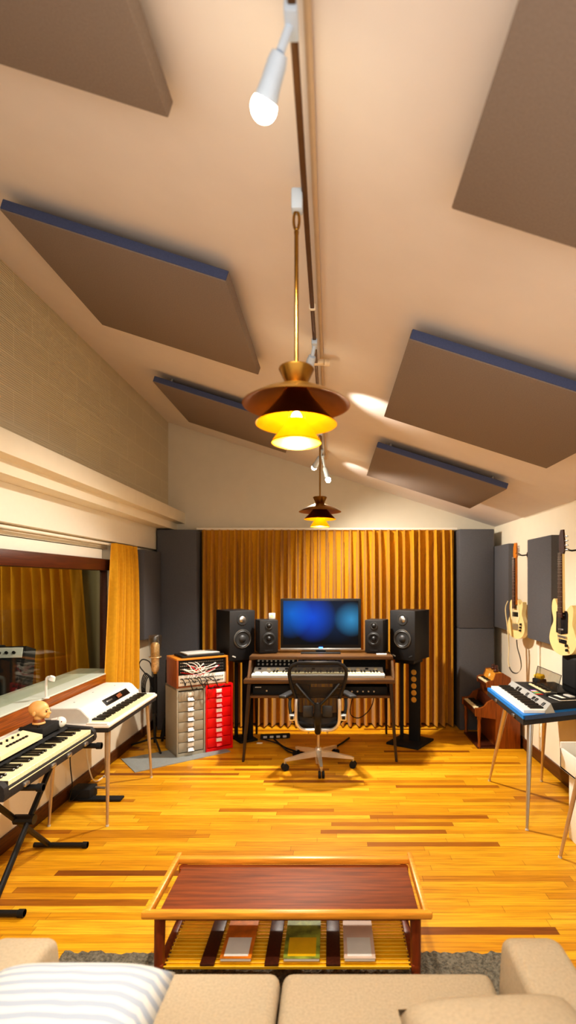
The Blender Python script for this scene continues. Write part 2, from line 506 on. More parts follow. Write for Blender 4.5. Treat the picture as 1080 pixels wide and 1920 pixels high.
curtain('curtain', 'mustard pleated curtain on the back wall, half beside the grey and red cabinets', None, (-1.525, 6.30), (.0, 6.30), .02, 2.305, 17, .17, M['curtain'], (0, -1), seed=3)
curtain('curtain', 'brighter mustard pleated curtain on the back wall, half behind the portholed speaker stand', None, (.0, 6.30), (1.46, 6.30), .02, 2.305, 16, .17, M['curtain'], (0, -1), seed=5)
curtain('curtain', 'gathered mustard curtain hanging over the end of the window above the white piano', None, (-1.995, 4.86), (-1.995, 5.42), .62, 2.05, 8, .075, M['curtain'], (1, 0), flare=.28, seed=11, skew=-.14)
curtain('curtain', 'mustard curtain drawn open at the near end of the window', None, (-1.995, 2.5), (-1.995, 3.20), .62, 2.05, 8, .05, M['curtain'], (1, 0), seed=12, flare=-.16, skew=-.09)
curtain('curtain', 'shadowed mustard curtain hanging in the booth behind the glass', None, (-4.4, 6.22), (-2.95, 6.22), .02, 2.3, 13, .17, M['curtain_b'], (0, -1), flare=.12, pinch=True, seed=21, skew=.06)
r = thing('curtain_rail', 'thin white curtain rail running above the window header', 'curtain rail', (-2.03, 3.9, 2.03))
MB().cyl((-2.03, 1.5, 2.04), (-2.03, 5.66, 2.04), .011, n=10).build('rod', M['white_trim'], r, w=True)
for y in (1.8, 3.4, 4.5): MB().box((-2.10, y - .012, 2.03), (-2.03, y + .012, 2.052), .003).build('bracket', M['white_trim'], r, w=True)
MB().box((-1.58, 6.27, 2.305), (1.49, 6.4, 2.33), .004).build('curtain_track', M['white_trim'], label='slim white track above the pleated back wall curtains', cat='curtain rail')

# ------------------------------------------------------------------ ceiling panels
SL = math.atan(.32)
def ceiling_panel(label, x0, x1, y0, y1):
    xc = (x0 + x1) / 2; zf = 2.878 - .32 * xc
    t = thing('ceiling_panel', label, 'acoustic panel', (xc, (y0 + y1) / 2, zf))
    t.rotation_euler = (0, SL, 0)
    wx = (x1 - x0) / math.cos(SL) / 2; wy = (y1 - y0) / 2
    MB().box((-wx, -wy, 0), (wx, wy, .05), .005).build('panel_face', M['fabric_ceiling'], t)
    MB().box((-wx + .002, -wy - .003, .006), (wx - .002, -wy + .012, .05), .003).build('front_edge', M['fabric_edge'], t)
    for sx in (-1, 1):
        for sy in (-1, 1):
            MB().cyl((sx * wx * .8, sy * wy * .8, .05), (sx * wx * .8, sy * wy * .8, .098), .012, n=8).build('standoff', M['silver'], t)
ceiling_panel('grey square acoustic panel overhead on the ribbed block wall side, cut by the picture top', -1.47, -.465, .46, 1.53)
ceiling_panel('whole grey acoustic panel on the ceiling beside the large brass pendant and ribbed block wall', -1.47, -.465, 2.365, 3.43)
ceiling_panel('grey acoustic panel on the ceiling above the mustard curtain, partly behind the large pendant shade', -1.47, -.465, 4.40, 5.52)
ceiling_panel('large grey acoustic panel overhead on the guitar wall side, cut by the picture edge', .345, 1.40, .46, 1.53)
ceiling_panel('grey acoustic panel on the guitar side ceiling with a bright spotlight patch at its corner', .345, 1.40, 2.355, 3.46)
ceiling_panel('small looking grey acoustic panel on the ceiling near the guitar side corner trap', .36, 1.40, 4.24, 5.36)

# ------------------------------------------------------------------ wall panels and corner traps
def fabric_panel(label, lo, hi, name='acoustic_panel'):
    return MB().box(lo, hi, .008).build(name, M['fabric'], label=label, cat='acoustic panel')
fabric_panel('tall charcoal corner panel beside the mustard curtain, above the cabinets', (-1.985, 6.09, .0), (-1.53, 6.38, 2.29), 'corner_panel')
fabric_panel('lower charcoal corner panel standing on the floor behind the toy pianos', (1.473, 6.09, .0), (1.868, 6.38, 1.160), 'corner_panel')
fabric_panel('upper charcoal corner panel stacked on another between curtain and guitar wall', (1.473, 6.09, 1.164), (1.868, 6.38, 2.297), 'corner_panel')
fabric_panel('grey wall panel hanging beside the gathered curtain over the plastic-sleeved microphone', (-2.058, 5.53, 1.09), (-1.93, 6.07, 2.03))
fabric_panel('grey wall panel behind the guitar with the hanging strap', (1.872, 5.62, 1.18), (1.9699, 6.12, 2.10))
fabric_panel('wider grey wall panel hanging between the two cream guitars', (1.872, 4.53, 1.16), (1.968, 5.08, 2.095))

# ------------------------------------------------------------------ track lighting and pendants
tr = thing('lighting_track', 'bronze lighting track running the length of the sloped ceiling', 'lighting track', (-.083, 3, 2.94))
MB().box((-.092, .9, 2.928), (-.074, 5.6, 2.95), .003).build('track_bar', M['track'], tr, w=True)
MB().cyl((-.052, .9, 2.985), (-.052, 5.6, 2.985), .009, n=8).build('conduit', M['conduit'], tr, w=True)
for y, w_, x1, m in ((2.41, .012, -.068, 'white_trim'), (3.02, .02, -.035, 'conduit'), (5.3, .015, -.04, 'conduit')):
    MB().box((-.098, y - w_, 2.925), (x1, y + w_, 2.955), .008).build('standoff', M[m], tr, w=True)
MB().cyl((-.035, 3.0, 2.93), (-.005, 3.0, 2.93), .02, n=12).build('junction_box', M['conduit'], tr, w=True)

def pendant(label, loc):
    t = thing('pendant_lamp', label, 'lamp', loc)       # loc at the wide disc's rim centre
    MB().box((-.016, -.02, .615), (.020, .02, .682), .006).build('adapter', M['spotm'], t)
    MB().tube([(.009 * math.cos(a * PI / 8), 0, .588 + .03 * math.sin(a * PI / 8)) for a in range(16)], .0045, 6, True).build('hanging_loop', M['brass'], t)
    MB().lathe([(.002, .56), (.008, .552), (.0065, .54), (.0065, .12), (.012, .118)], n=14).build('rod', M['brass'], t)
    MB().lathe([(.004, .122), (.054, .118), (.0565, .113), (.034, .066), (.03, .062)], n=40).build('cup', M['brass'], t)
    d = MB().lathe([(.030, .064), (.06, .056), (.12, .03), (.168, .002), (.1715, -.002)], n=56).build('disc_shade', M['brass'], t)
    MB().lathe([(.1715, -.002), (.165, -.0015), (.118, .024), (.06, .05), (.034, .056)], n=56).build('disc_lining', M['brass_dim'], d)
    s = MB().lathe([(.034, .052), (.05, .025), (.09, -.022), (.127, -.058), (.1295, -.062)], n=48).build('middle_shade', M['brass'], t)
    MB().lathe([(.1295, -.062), (.124, -.0585), (.086, -.023), (.046, .022), (.03, .048)], n=48).build('middle_lining', M['brass_in'], s)
    s2 = MB().lathe([(.030, -.046), (.05, -.078), (.0775, -.116), (.0795, -.120)], n=40).build('lower_shade', M['brass_in'], t)
    MB().lathe([(.0795, -.1195), (.081, -.1225), (.0785, -.1235), (.0765, -.1205)], n=40).build('rim', M['brass'], s2)
    for k in range(3):
        a = k * 2 * PI / 3 + .5
        MB().cyl((.03 * math.cos(a), .03 * math.sin(a), .05), (.031 * math.cos(a), .031 * math.sin(a), -.05), .002, n=6).build('support_wire', M['brass'], t)
    MB().ell((0, 0, -.052), (.019, .019, .032), 16, 12).build('bulb', M['bulb'], t)
    return t
pen = pendant('large looking tiered brass pendant lamp hanging nearest below the lighting track', (-.109, 1.70, 2.262))
pen['label'] = 'first tiered brass pendant lamp, largest in view, glowing below the ceiling panels'
copy_tree(pen, 'small looking tiered brass pendant lamp hanging just in front of the curtain top', (-.086, 4.30, 2.262))

def spotlight(label, mount, mid, head, bulb_r, light=True):
    t = thing('track_spotlight', label, 'spotlight', mount)
    m0, m1, m2 = Vector(mount), Vector(mid), Vector(head)
    MB().obox(m0, (.03, .07, .03), None, .005).build('mount', M['spotm'], t, w=True)
    MB().tube([m0, m0 * .5 + m1 * .5, m1], .010, 10).build('arm', M['spotm'], t, w=True)
    d = (m2 - m1).normalized()
    MB().lathe([(.001, 0), (.018, .002), (.022, .02), (.023, .6 * (m2 - m1).length), (.027, (m2 - m1).length), (.024, (m2 - m1).length - .004)], fwd(m1, d), 24).build('head', M['spotm'], t, w=True)
    MB().ell(m2 + d * .010, (bulb_r, bulb_r, bulb_r)).build('bulb', M['spotbulb'], t, w=True)
    return t
spotlight('lit white track spotlight glaring closest to the picture top, between overhead panels', (-.086, 1.17, 2.93), (-.112, 1.18, 2.87), (-.150, 1.225, 2.80), .03)
spotlight('pale unlit looking track spotlight whose head is hidden behind the first pendant', (-.083, 2.75, 2.925), (-.095, 2.77, 2.87), (-.135, 2.87, 2.80), .018)
spotlight('small lit track spotlight at the far end, beside the second pendant rod, upper of two', (-.081, 5.0, 2.925), (-.10, 5.02, 2.87), (-.155, 5.12, 2.80), .026)
spotlight('small lit track spotlight at the far end, lower and closer to the guitar side', (-.079, 5.25, 2.925), (-.06, 5.27, 2.82), (-.026, 5.2, 2.695), .026)

# ------------------------------------------------------------------ keyboards
def key_row(parent, name, lo, hi, bev, m, spots):
    """one key mesh, copied along the keyboard: every key is a part of its own"""
    first = None
    for p in spots:
        if first is None:
            first = MB().box(lo, hi, bev, 1).build(name, m, parent); o = first
        else:
            o = first.copy(); COL.objects.link(o); o.parent = parent
        o.location = p

def keys(parent, x0, x1, y0, y1, z, n, wm=None, hz=.02):
    p = (x1 - x0) / n
    key_row(parent, 'natural_key', (p * .03, y0, z), (p * .97, y1, z + hz), .0012, wm or M['ivory'], [(x0 + i * p, 0, 0) for i in range(n)])
    key_row(parent, 'sharp_key', (-p * .27, y0 + (y1 - y0) * .36, z + hz * .5), (p * .27, y1, z + hz + .011), .002, M['ebony'],
            [(x0 + (i + 1) * p, 0, 0) for i in range(n - 1) if i % 7 in (0, 1, 3, 4, 5)])

def tapered_leg(p0, p1, r0, r1, m, parent, w=True, n=14):
    l = MB().tube([p0, p1], [r0, r1], n).build('leg', m, parent, w=w)
    d = (Vector(p1) - Vector(p0)).normalized()
    MB().cyl(Vector(p1) - d * .012, Vector(p1), r1 * 1.2, n=n).build('foot', M['greylid'], l, w=w)
    return l

# white electric piano (left wall), local -y faces the room
wp = thing('electric_piano', 'white electric piano with rounded lid on four slim metal legs', 'electric piano', (-1.765, 4.18, 0), PI / 2)
MB().box((-.505, -.235, .655), (.505, .225, .69), .01).build('underframe', M['tolex'], wp)
MB().box((-.51, -.24, .688), (.51, .23, .713), .008, 3).build('case', M['wurli'], wp)
lid = MB().prism([(.23, .71), (.23, .790), (.215, .812), (.19, .818), (-.005, .818), (-.03, .808), (-.085, .752), (-.09, .738), (-.09, .71)], -.475, .475, 'x').build('lid', M['wurli'], wp, smooth=25)
for s in (-1, 1):
    MB().prism([(.23, .71), (.23, .788), (.205, .812), (.0, .814), (-.03, .803), (-.084, .748), (-.088, .71)], s * .475, s * .482, 'x').build('lid_end', M['greylid'], lid)
    MB().box((min(s * .46, s * .508), -.225, .712), (max(s * .46, s * .508), -.08, .722), .004).build('cheek', M['wurli'], wp)
keys(wp, -.455, .455, -.222, -.085, .708, 37, hz=.016)
sl = math.atan2(.056, .055)
mp = MB().obox((.07, -.062, .783), (.46, .055, .004), (sl, 0, 0), .0015).build('speaker_slot', M['ebony'], wp)
MB().obox((.12, -.0645, .786), (.15, .03, .004), (sl, 0, R(8)), .001).build('slot_reflection_strip', M['cabwood'], mp)
MB().obox((-.08, -.0645, .786), (.10, .012, .004), (sl, 0, 0), .001).build('slot_badge', M['silver'], mp)
for x, y in ((-.3, .1), (.05, .12), (.33, .06)):
    MB().cyl((x, y, .817), (x, y, .821), .006, n=10).build('lid_screw', M['silver'], lid)
for p0, p1 in (((-1.56, 3.74, .66), (-1.55, 3.70, 0)), ((-1.585, 4.60, .66), (-1.553, 4.62, 0)), ((-1.93, 3.74, .66), (-1.955, 3.70, 0)), ((-1.93, 4.60, .66), (-1.955, 4.63, 0))):
    tapered_leg(p0, p1, .017, .009, M['legm'], wp)

# black stage piano on an X stand
sp = thing('stage_piano', 'black stage piano with ivory keys on a folding X stand', 'keyboard', (-1.63, 2.845, .715), PI / 2)
MB().box((-.465, -.165, 0), (.465, .19, .045), .006).build('case', M['tolex'], sp)
MB().box((-.44, -.172, .0), (.44, -.16, .052), .003).build('key_slip', M['tolex'], sp)
MB().box((-.432, -.175, .040), (.432, -.1715, .0445), .001).build('trim_line', M['cream'], sp)
for s in (-1, 1):
    x0, x1 = (s * .432, s * .468)
    MB().prism([(-.17, .0), (-.178, .02), (-.172, .06), (-.15, .082), (.0, .095), (.19, .115), (.19, 0)], min(x0, x1), max(x0, x1), 'x').build('cheek', M['tolex'], sp)
MB().prism([(-.02, .04), (-.02, .085), (0, .095), (.19, .112), (.19, .04)], -.432, .432, 'x').build('top_panel', M['blackm'], sp)
keys(sp, -.41, .43, -.158, -.02, .05, 26, hz=.024)
MB().box((-.432, -.16, .045), (-.41, -.02, .075), .004).build('control_block', M['black'], sp)
for x in (-.3, -.05, .12, .32):
    MB().box((x - .02, -.185, .010), (x + .02, -.165, .03), .004).build('latch', M['silver'], sp)
xs = thing('keyboard_stand', 'black folding X stand under the stage piano', 'keyboard stand', (-1.68, 3.0, 0))
def bar(a, b, rad, name, m=None): return MB().cyl(a, b, rad, n=10).build(name, m or M['black'], xs, w=True)
bar((-1.80, 3.40, .025), (-1.74, 2.6, .69), .016, 'leg'); bar((-1.72, 2.70, .025), (-1.66, 3.26, .69), .016, 'leg')
bar((-1.77, 2.99, .365), (-1.66, 2.99, .365), .028, 'pivot')
for y, z, x0, x1, nm in ((3.40, .02, -1.89, -1.55, 'foot_bar'), (2.70, .02, -1.89, -1.55, 'foot_bar'), (3.26, .695, -1.86, -1.40, 'top_bar'), (2.6, .695, -1.86, -1.40, 'top_bar')):
    o = bar((x0, y, z), (x1, y, z), .016, nm)
    MB().cyl((x1 - .03, y, z), (x1, y, z), .020, n=12).build('rubber_cap', M['blackm'], o, w=True)
# things on the stage piano
dm = thing('drum_machine', 'cream drum machine with dark pads lying on the stage piano', 'drum machine', (-1.665, 2.79, .823), PI / 2)
MB().prism([(-.055, 0), (-.055, .022), (.055, .045), (.055, 0)], -.19, .19, 'x').build('case', M['cream'], dm, smooth=20)
for k in range(7):
    MB().obox((-.06 + k * .028, -.012, .034), (.02, .012, .008), (.2, 0, 0), .002).build('pad', M['ebony'], dm)
for k in range(4):
    MB().cyl((-.05 + k * .05, .028, .038), (-.05 + k * .05, .028, .05), .006, n=10).build('knob', M['black'], dm)
MB().obox((-.165, -.01, .033), (.035, .05, .004), (.2, 0, 0), .001).build('display', M['greylid'], dm)
o = thing('rhythm_box', 'slim white box lying behind the cream drum machine', 'music gadget', (-1.765, 2.87, .826), PI / 2)
MB().box((-.27, -.03, 0), (.2, .03, .03), .005).build('case', M['wurli'], o)
MB().box((-.25, -.02, .029), (.15, .0, .033), .001).build('panel_strip', M['greylid'], o)
MB().cyl((.17, 0, .03), (.17, 0, .042), .009, n=12).build('knob', M['black'], o)
o = thing('effects_box', 'small black box under the doll head on the stage piano', 'box', (-1.69, 3.10, .82), PI / 2)
MB().box((-.10, -.07, 0), (.10, .07, .05), .006).build('case', M['blackm'], o)
MB().cyl((-.07, -.03, .05), (-.07, -.03, .06), .008, n=10).build('knob', M['black'], o)

# doll head (profile, facing +x)
dh = thing('doll_head', 'bald flesh-coloured doll head in profile on a small neck', 'doll head', (-1.692, 3.10, .872))
hm = MB()
hm.ell((-.006, 0, .088), (.056, .047, .046), 24, 16)
hm.ell((.022, 0, .070), (.036, .037, .036), 18, 12)
hm.ell((.028, 0, .052), (.024, .026, .020), 16, 10)
hm.ell((.058, 0, .066), (.011, .008, .010), 12, 8)
hm.ell((.052, 0, .052), (.008, .012, .005), 10, 6)
hm.ell((.047, 0, .042), (.011, .014, .010), 12, 8)
hm.ell((.036, -.024, .058), (.016, .012, .014), 12, 8); hm.ell((.036, .024, .058), (.016, .012, .014), 12, 8)
hm.tube([(-.004, 0, .06), (-.004, 0, .022), (-.004, 0, .006), (-.004, 0, 0)], [.028, .025, .036, .036], 18)
head = hm.build('head', M['flesh'], dh)
rm = head.modifiers.new('blend', 'REMESH'); rm.mode = 'VOXEL'; rm.voxel_size = .003; rm.use_smooth_shade = True
sm = head.modifiers.new('smooth', 'SMOOTH'); sm.iterations = 6; sm.factor = .5
for s in (-1, 1):
    MB().ell((-.008, s * .045, .068), (.010, .005, .014), 12, 8, (0, .2, 0)).build('ear', M['flesh'], dh)
    e = MB().ell((.0495, s * .018, .075), (.005, .007, .005), 12, 8).build('eye', M['pianodark'], dh)
    MB().tube([(.049, s * .028, .084), (.054, s * .019, .087), (.056, s * .010, .085)], .0016, 6).build('eyebrow', M['cabwood'], dh)
MB().lathe([(.030, .0), (.032, .018), (.027, .03)], Matrix.Translation((-.004, 0, 0)), 20).build('collar', M['cabwood'], dh)
o = thing('ornament', 'round white ornament with a short spout beside the doll head', 'ornament', (-1.625, 3.21, .822))
MB().ell((0, 0, .032), (.032, .03, .032)).build('body', M['wurli'], o)
MB().tube([(-.02, -.005, .046), (-.05, -.012, .046)], [.014, .008], 12).build('spout', M['wurli'], o)
MB().ell((.018, -.026, .04), (.004, .003, .004), 8, 6).build('eye', M['cabwood'], o)
o = thing('sill_lamp', 'white hook-shaped lamp standing on the window sill', 'lamp', (-1.985, 3.72, .884))
MB().cyl((0, 0, 0), (0, 0, .006), .022, n=16).build('base', M['wurli'], o)
MB().tube(smoothpath([(0, 0, .005), (0, 0, .10), (.006, 0, .142), (.03, 0, .15)], 6), .0085, 10).build('stem', M['wurli'], o)
MB().lathe([(.002, .016), (.018, .012), (.026, -.014), (.022, -.013)], fwd((.042, 0, .142), (.5, 0, 1)), 18).build('shade', M['wurli'], o)

# pedals on the floor under the white piano
o = thing('foot_pedal', 'black foot pedal on the floor under the white electric piano', 'pedal', (-1.8, 4.16, 0))
MB().box((-2.02, 4.12, 0), (-1.86, 4.26, .09), .01).build('housing', M['blackm'], o, w=True)
MB().box((-1.95, 4.11, .004), (-1.62, 4.19, .02), .004).build('plate', M['blackm'], o, w=True)
MB().cyl((-1.86, 4.22, .07), (-1.78, 4.22, .065), .010, n=10).build('pedal_arm', M['silver'], o, w=True)
mb = MB().tube(smoothpath([(-1.9, 3.95, .66), (-1.93, 3.95, .4), (-1.90, 3.92, .2), (-1.96, 4.0, .05), (-1.94, 4.12, .06)], 8), .004, 6)
mb.build('cable', M['blackm'], label='thin black cable hanging from the white electric piano to its pedal', cat='cable')
mb = MB().tube(smoothpath([(-1.97, 4.35, .66), (-1.99, 4.34, .4), (-1.97, 4.36, .15), (-1.98, 4.5, .012), (-1.97, 4.7, .01)], 8), .006, 6)
mb.build('cable', M['wurli'], label='white cable hanging down the wall behind the white electric piano', cat='cable')

# ------------------------------------------------------------------ microphone corner
gm = MB().prism([(-1.738, 4.735), (-1.0, 5.32), (-1.24, 5.62), (-2.0, 5.09)], 0, .006, 'z').build('floor_mat', M['mat_'], label='flat grey mat on the floor under the drawer cabinets', cat='mat')
ms = thing('microphone_stand', 'black microphone stand on tripod feet behind the white piano', 'microphone stand', (-1.80, 5.46, 0))
MB().cyl((-1.80, 5.46, .05), (-1.80, 5.46, .80), .014, n=12).build('pole', M['black'], ms, w=True)
MB().cyl((-1.80, 5.46, .35), (-1.80, 5.46, .72), .024, n=12).build('clutch_tube', M['blackm'], ms, w=True)
for a in (-60, 60, 180):
    MB().tube([(-1.80, 5.46, .10), (-1.80 + .27 * math.cos(R(a)), 5.46 + .27 * math.sin(R(a)), .016)], .010, 8).build('leg', M['black'], ms, w=True)
o = thing('microphone', 'champagne studio microphone wrapped inside a clear plastic sleeve on the stand', 'microphone', (-1.79, 5.44, .80))
MB().lathe([(.002, 0), (.03, .0), (.038, .02), (.040, .15), (.043, .155), (.043, .27), (.03, .295), (.002, .30)], Matrix.Translation((0, 0, -.02)), 24).build('body', M['goldmic'], o)
MB().lathe([(.045, .13), (.054, .2), (.062, .28), (.066, .34), (.06, .352)], None, 20).build('sleeve', M['bag'], o)
MB().tube([(.06 * math.cos(a * PI / 10), .06 * math.sin(a * PI / 10), .13) for a in range(20)], .004, 6, True).build('shock_mount', M['goldmic'], o)
MB().cyl((0, 0, -.04), (0, 0, -.018), .02, n=12).build('thread', M['gold'], o)
mb = MB()
for k in range(4):
    cx = -1.87 + k * .008
    mb.tube([(cx + .045 * math.cos(a * PI / 10), 5.40 + k * .012, .64 + .13 * math.sin(a * PI / 10) - k * .012) for a in range(20)], .006, 6, True)
mb.tube(smoothpath([(-1.87, 5.40, .76), (-1.93, 5.38, .85), (-1.90, 5.38, .91), (-1.84, 5.42, .88), (-1.82, 5.44, .79)], 6), .006, 6)
mb.build('cable_coil', M['blackm'], label='coiled black cable hanging from the microphone stand', cat='cable')
o = thing('microphone_stand', 'second thicker black stand folded upright against the grey cabinet', 'microphone stand', (-1.76, 5.72, 0))
MB().cyl((-1.76, 5.72, .04), (-1.74, 5.72, .86), .028, n=12).build('pole', M['blackm'], o, w=True)
for a in (-100, 20, 140):
    MB().tube([(-1.76, 5.72, .3), (-1.76 + .10 * math.cos(R(a)), 5.72 + .10 * math.sin(R(a)), .012)], .014, 8).build('leg', M['blackm'], o, w=True)
MB().tube([(-1.745, 5.72, .8), (-1.70, 5.66, .83), (-1.68, 5.60, .80)], .014, 8).build('clip', M['blackm'], o, w=True)
MB().box((-1.725, 5.665, .66), (-1.69, 5.70, .75), .004).build('yellow_tag', M['yellow'], o, w=True)

# ------------------------------------------------------------------ drawer cabinets
CA = R(33)
def cabinet(label, loc, m):
    t = thing('drawer_cabinet', label, 'drawer cabinet', loc, CA)     # origin: front corner on the window side
    W, D, H = .285, .38, .66
    b = MB()
    b.box((0, .004, 0), (W, D, .03)); b.box((0, .004, H - .022), (W, D, H), .002)
    b.box((0, .0, .0), (.016, D, H), .002); b.box((W - .016, .0, 0), (W, D, H), .002); b.box((.01, D - .02, 0), (W - .01, D, H))
    b.build('carcass', m, t)
    n = 6; dh_ = (H - .07) / n
    for k in range(n):
        z0 = .035 + k * dh_
        d = MB().box((.020, .006, z0 + .003), (W - .020, .36, z0 + dh_ - .003), .003).build('drawer', m, t)
        zc = z0 + dh_ * .62; xc = W * .48
        MB().box((xc - .028, -.004, zc - .008), (xc + .028, .008, zc + .026), .001).build('label_card', M['card'], d)
        h = MB(); h.box((xc - .034, -.006, zc - .014), (xc + .034, .008, zc - .009), .001)
        h.box((xc - .034, -.020, zc - .05), (xc - .030, .008, zc - .012), .001); h.box((xc + .030, -.020, zc - .05), (xc + .034, .008, zc - .012), .001)
        h.prism([(-.02, zc - .05), (-.016, zc - .052), (.006, zc - .022), (.006, zc - .016)], xc - .034, xc + .034, 'x')
        h.build('pull', M['silver'] if m is M['greycab'] else m, d)
    return t
c0 = Vector((-1.478, 5.12, .006)); ux = Vector((math.cos(CA), math.sin(CA), 0)); uy = Vector((-math.sin(CA), math.cos(CA), 0))
cabinet('grey metal multi-drawer cabinet standing beside the red one', c0, M['greycab'])
cabinet('bright red metal multi-drawer cabinet', c0 + ux * .29, M['redcab'])
# rack box with patchbay
rb = thing('rack_box', 'wooden rack box holding patchbays on top of the drawer cabinets', 'rack', c0 + Vector((0, 0, .66)) + uy * .0, CA)
W, D, H = .525, .34, .285
MB().box((.0, 0, .0), (.018, D, H - .018), .002).build('side_panel', M['cabwood'], rb)
MB().box((W - .018, 0, .0), (W, D, H - .018), .002).build('side_panel', M['oak'], rb)
MB().box((0, 0, H - .018), (W, D, H), .003).build('top_panel', M['oak'], rb)
MB().box((.018, .015, 0), (W - .018, D, .012)).build('bottom_panel', M['cabwood'], rb)
MB().box((.018, D - .01, .012), (W - .018, D, H - .018)).build('back_panel', M['blackm'], rb)
def rack_unit(label, z0, z1, m, rows, jm):
    t = thing('patchbay', label, 'patchbay', c0 + Vector((0, 0, .66)), CA)
    MB().box((.02, .02, z0), (W - .02, .26, z1), .002).build('face_plate', m, t)
    for zr in rows:
        b = MB()
        for k in range(24):
            b.cyl((.045 + k * .0185, .022, zr), (.045 + k * .0185, .014, zr), .0055, n=8)
        b.build('jack_row', jm, t)
    return t
rack_unit('black patchbay full of patch leads in the upper half of the wooden rack box', .128, .262, M['blackm'], (.15, .18, .21, .24), M['silver'])
rack_unit('white patchbay in the lower half of the wooden rack box', .016, .118, M['card'], (.05, .085), M['black'])
def rl(x, y, z): return c0 + Vector((0, 0, .66 + z)) + ux * x + uy * y
cab_cols = [(M['card'], 'white', 9), (M['red'], 'red', 4), (M['blackm'], 'black', 8)]
rnd = random.Random(5)
for m, cn, n in cab_cols:
    for k in range(n):
        if cn == 'black':
            x0, z0 = .05 + k * .04, .09; x1, z1 = x0 + rnd.uniform(.03, .16), rnd.uniform(-.01, .06)
        else:
            x0, z0 = .04 + rnd.uniform(0, .15), rnd.choice((.15, .18, .21, .24)); x1, z1 = rnd.uniform(.22, .42), rnd.choice((.16, .19, .22))
        pts = [rl(x0, .014, z0), rl(x0 + (x1 - x0) * .2, -.035, z0 - .012), rl((x0 + x1) / 2, -.045, min(z0, z1) - rnd.uniform(.0, .03)), rl(x1, -.02, z1)]
        if z1 > .0 or cn != 'black': pts.append(rl(x1, .012, z1))
        lab = {'white': 'white patch lead plugged into the black patchbay', 'red': 'red patch lead plugged into the black patchbay', 'black': 'black patch lead plugged into the white patchbay'}[cn]
        MB().tube(smoothpath(pts, 6), .004 if cn != 'black' else .0045, 6).build('patch_lead', m, label=lab, cat='cable', group=cn + ' patch leads of the rack box')
lp = thing('laptop', 'closed silver laptop lying on a black slab atop the wooden rack box', 'laptop', rl(.28, .15, H + .021), CA + R(2))
MB().box((-.17, -.11, 0), (.17, .11, .009), .003).build('base', M['silver'], lp)
MB().box((-.17, -.11, .010), (.17, .11, .016), .003).build('lid', M['greylid'], lp)
o = thing('audio_interface', 'flat black slab unit beneath the silver laptop on the rack box', 'audio unit', rl(.275, .155, H), CA)
MB().box((-.215, -.135, 0), (.215, .135, .02), .004).build('case', M['blackm'], o)
MB().box((-.2, -.137, .004), (.2, -.134, .016), .001).build('front_strip', M['black'], o)

# ------------------------------------------------------------------ loudspeakers
def speaker(label, loc, rz, w, h, d, silver):
    t = thing('loudspeaker', label, 'loudspeaker', loc, rz)
    MB().box((-w / 2, -d / 2, 0), (w / 2, d / 2, h), .008).build('cabinet', M['spk'], t)
    fy = -d / 2
    rw = w * .33; zc = h * .43
    wo = MB().lathe([(rw * 1.05, 0), (rw * 1.05, .006), (rw * .96, .009), (rw * .86, .004)], fwd((0, fy, zc)), 32).build('woofer', M['ringm'] if silver else M['cone'], t)
    MB().lathe([(rw * .9, .005), (rw * .82, .010), (rw * .74, .004), (rw * .34, -.03)], fwd((0, fy - .001, zc)), 32).build('cone', M['cone'], wo)
    # the cabinet front is solid, so the dust cap and cone ring stand proud of it
    MB().lathe([(rw * .80, .004), (rw * .42, .003), (rw * .36, .010), (rw * .2, .018), (.0005, .021)], fwd((0, fy, zc)), 28).build('dust_cap', M['cone'] if silver else M['black'], wo)
    rt_ = w * .165; zt = h * .82
    tw = MB().lathe([(rt_ * 1.25, 0), (rt_ * 1.25, .004), (rt_, .006), (rt_ * .7, .002), (rt_ * .5, .003)], fwd((0, fy, zt)), 28).build('tweeter', M['cone'], t)
    MB().lathe([(rt_ * .72, .003), (rt_ * .5, .010), (.0005, .014)], fwd((0, fy, zt)), 24).build('dome', M['silver'] if silver else M['black'], tw)
    for s in (-1, 1):
        if silver: MB().obox((s * w * .33, fy - .002, h * .085), (w * .14, .004, .012), (0, -s * .4, 0), .002).build('port', M['greylid'] if s < 0 else M['cone'], t)
    if not silver: MB().box((-.04, fy - .003, h * .06), (.04, fy + .002, h * .09), .002).build('port', M['black'], t)
    return t
SH = 1.0
a1 = speaker('large black studio loudspeaker rising behind the red drawer cabinet', (-1.005, 5.62, .89), R(34), .285, .51, .36, True)
copy_tree(a1, 'large black studio loudspeaker on the portholed stand at the guitar side of the desk', (.835, 5.62, .89), R(-34))
a2 = speaker('small black monitor speaker on the desk shelf with a white box on top', (-.655, 5.44, .982), R(20), .19, .33, .22, False)
copy_tree(a2, 'small black monitor speaker on the desk shelf between television and portholed stand', (.47, 5.44, .982), R(-20))
o = thing('little_box', 'tiny white box standing on top of a small monitor speaker', 'box', (-.60, 5.46, 1.313))
MB().box((-.033, -.02, 0), (.033, .02, .062), .006).build('case', M['wurli'], o)
MB().cyl((0, -.021, .032), (0, -.019, .032), .017, n=16).build('dial', M['cream'], o)

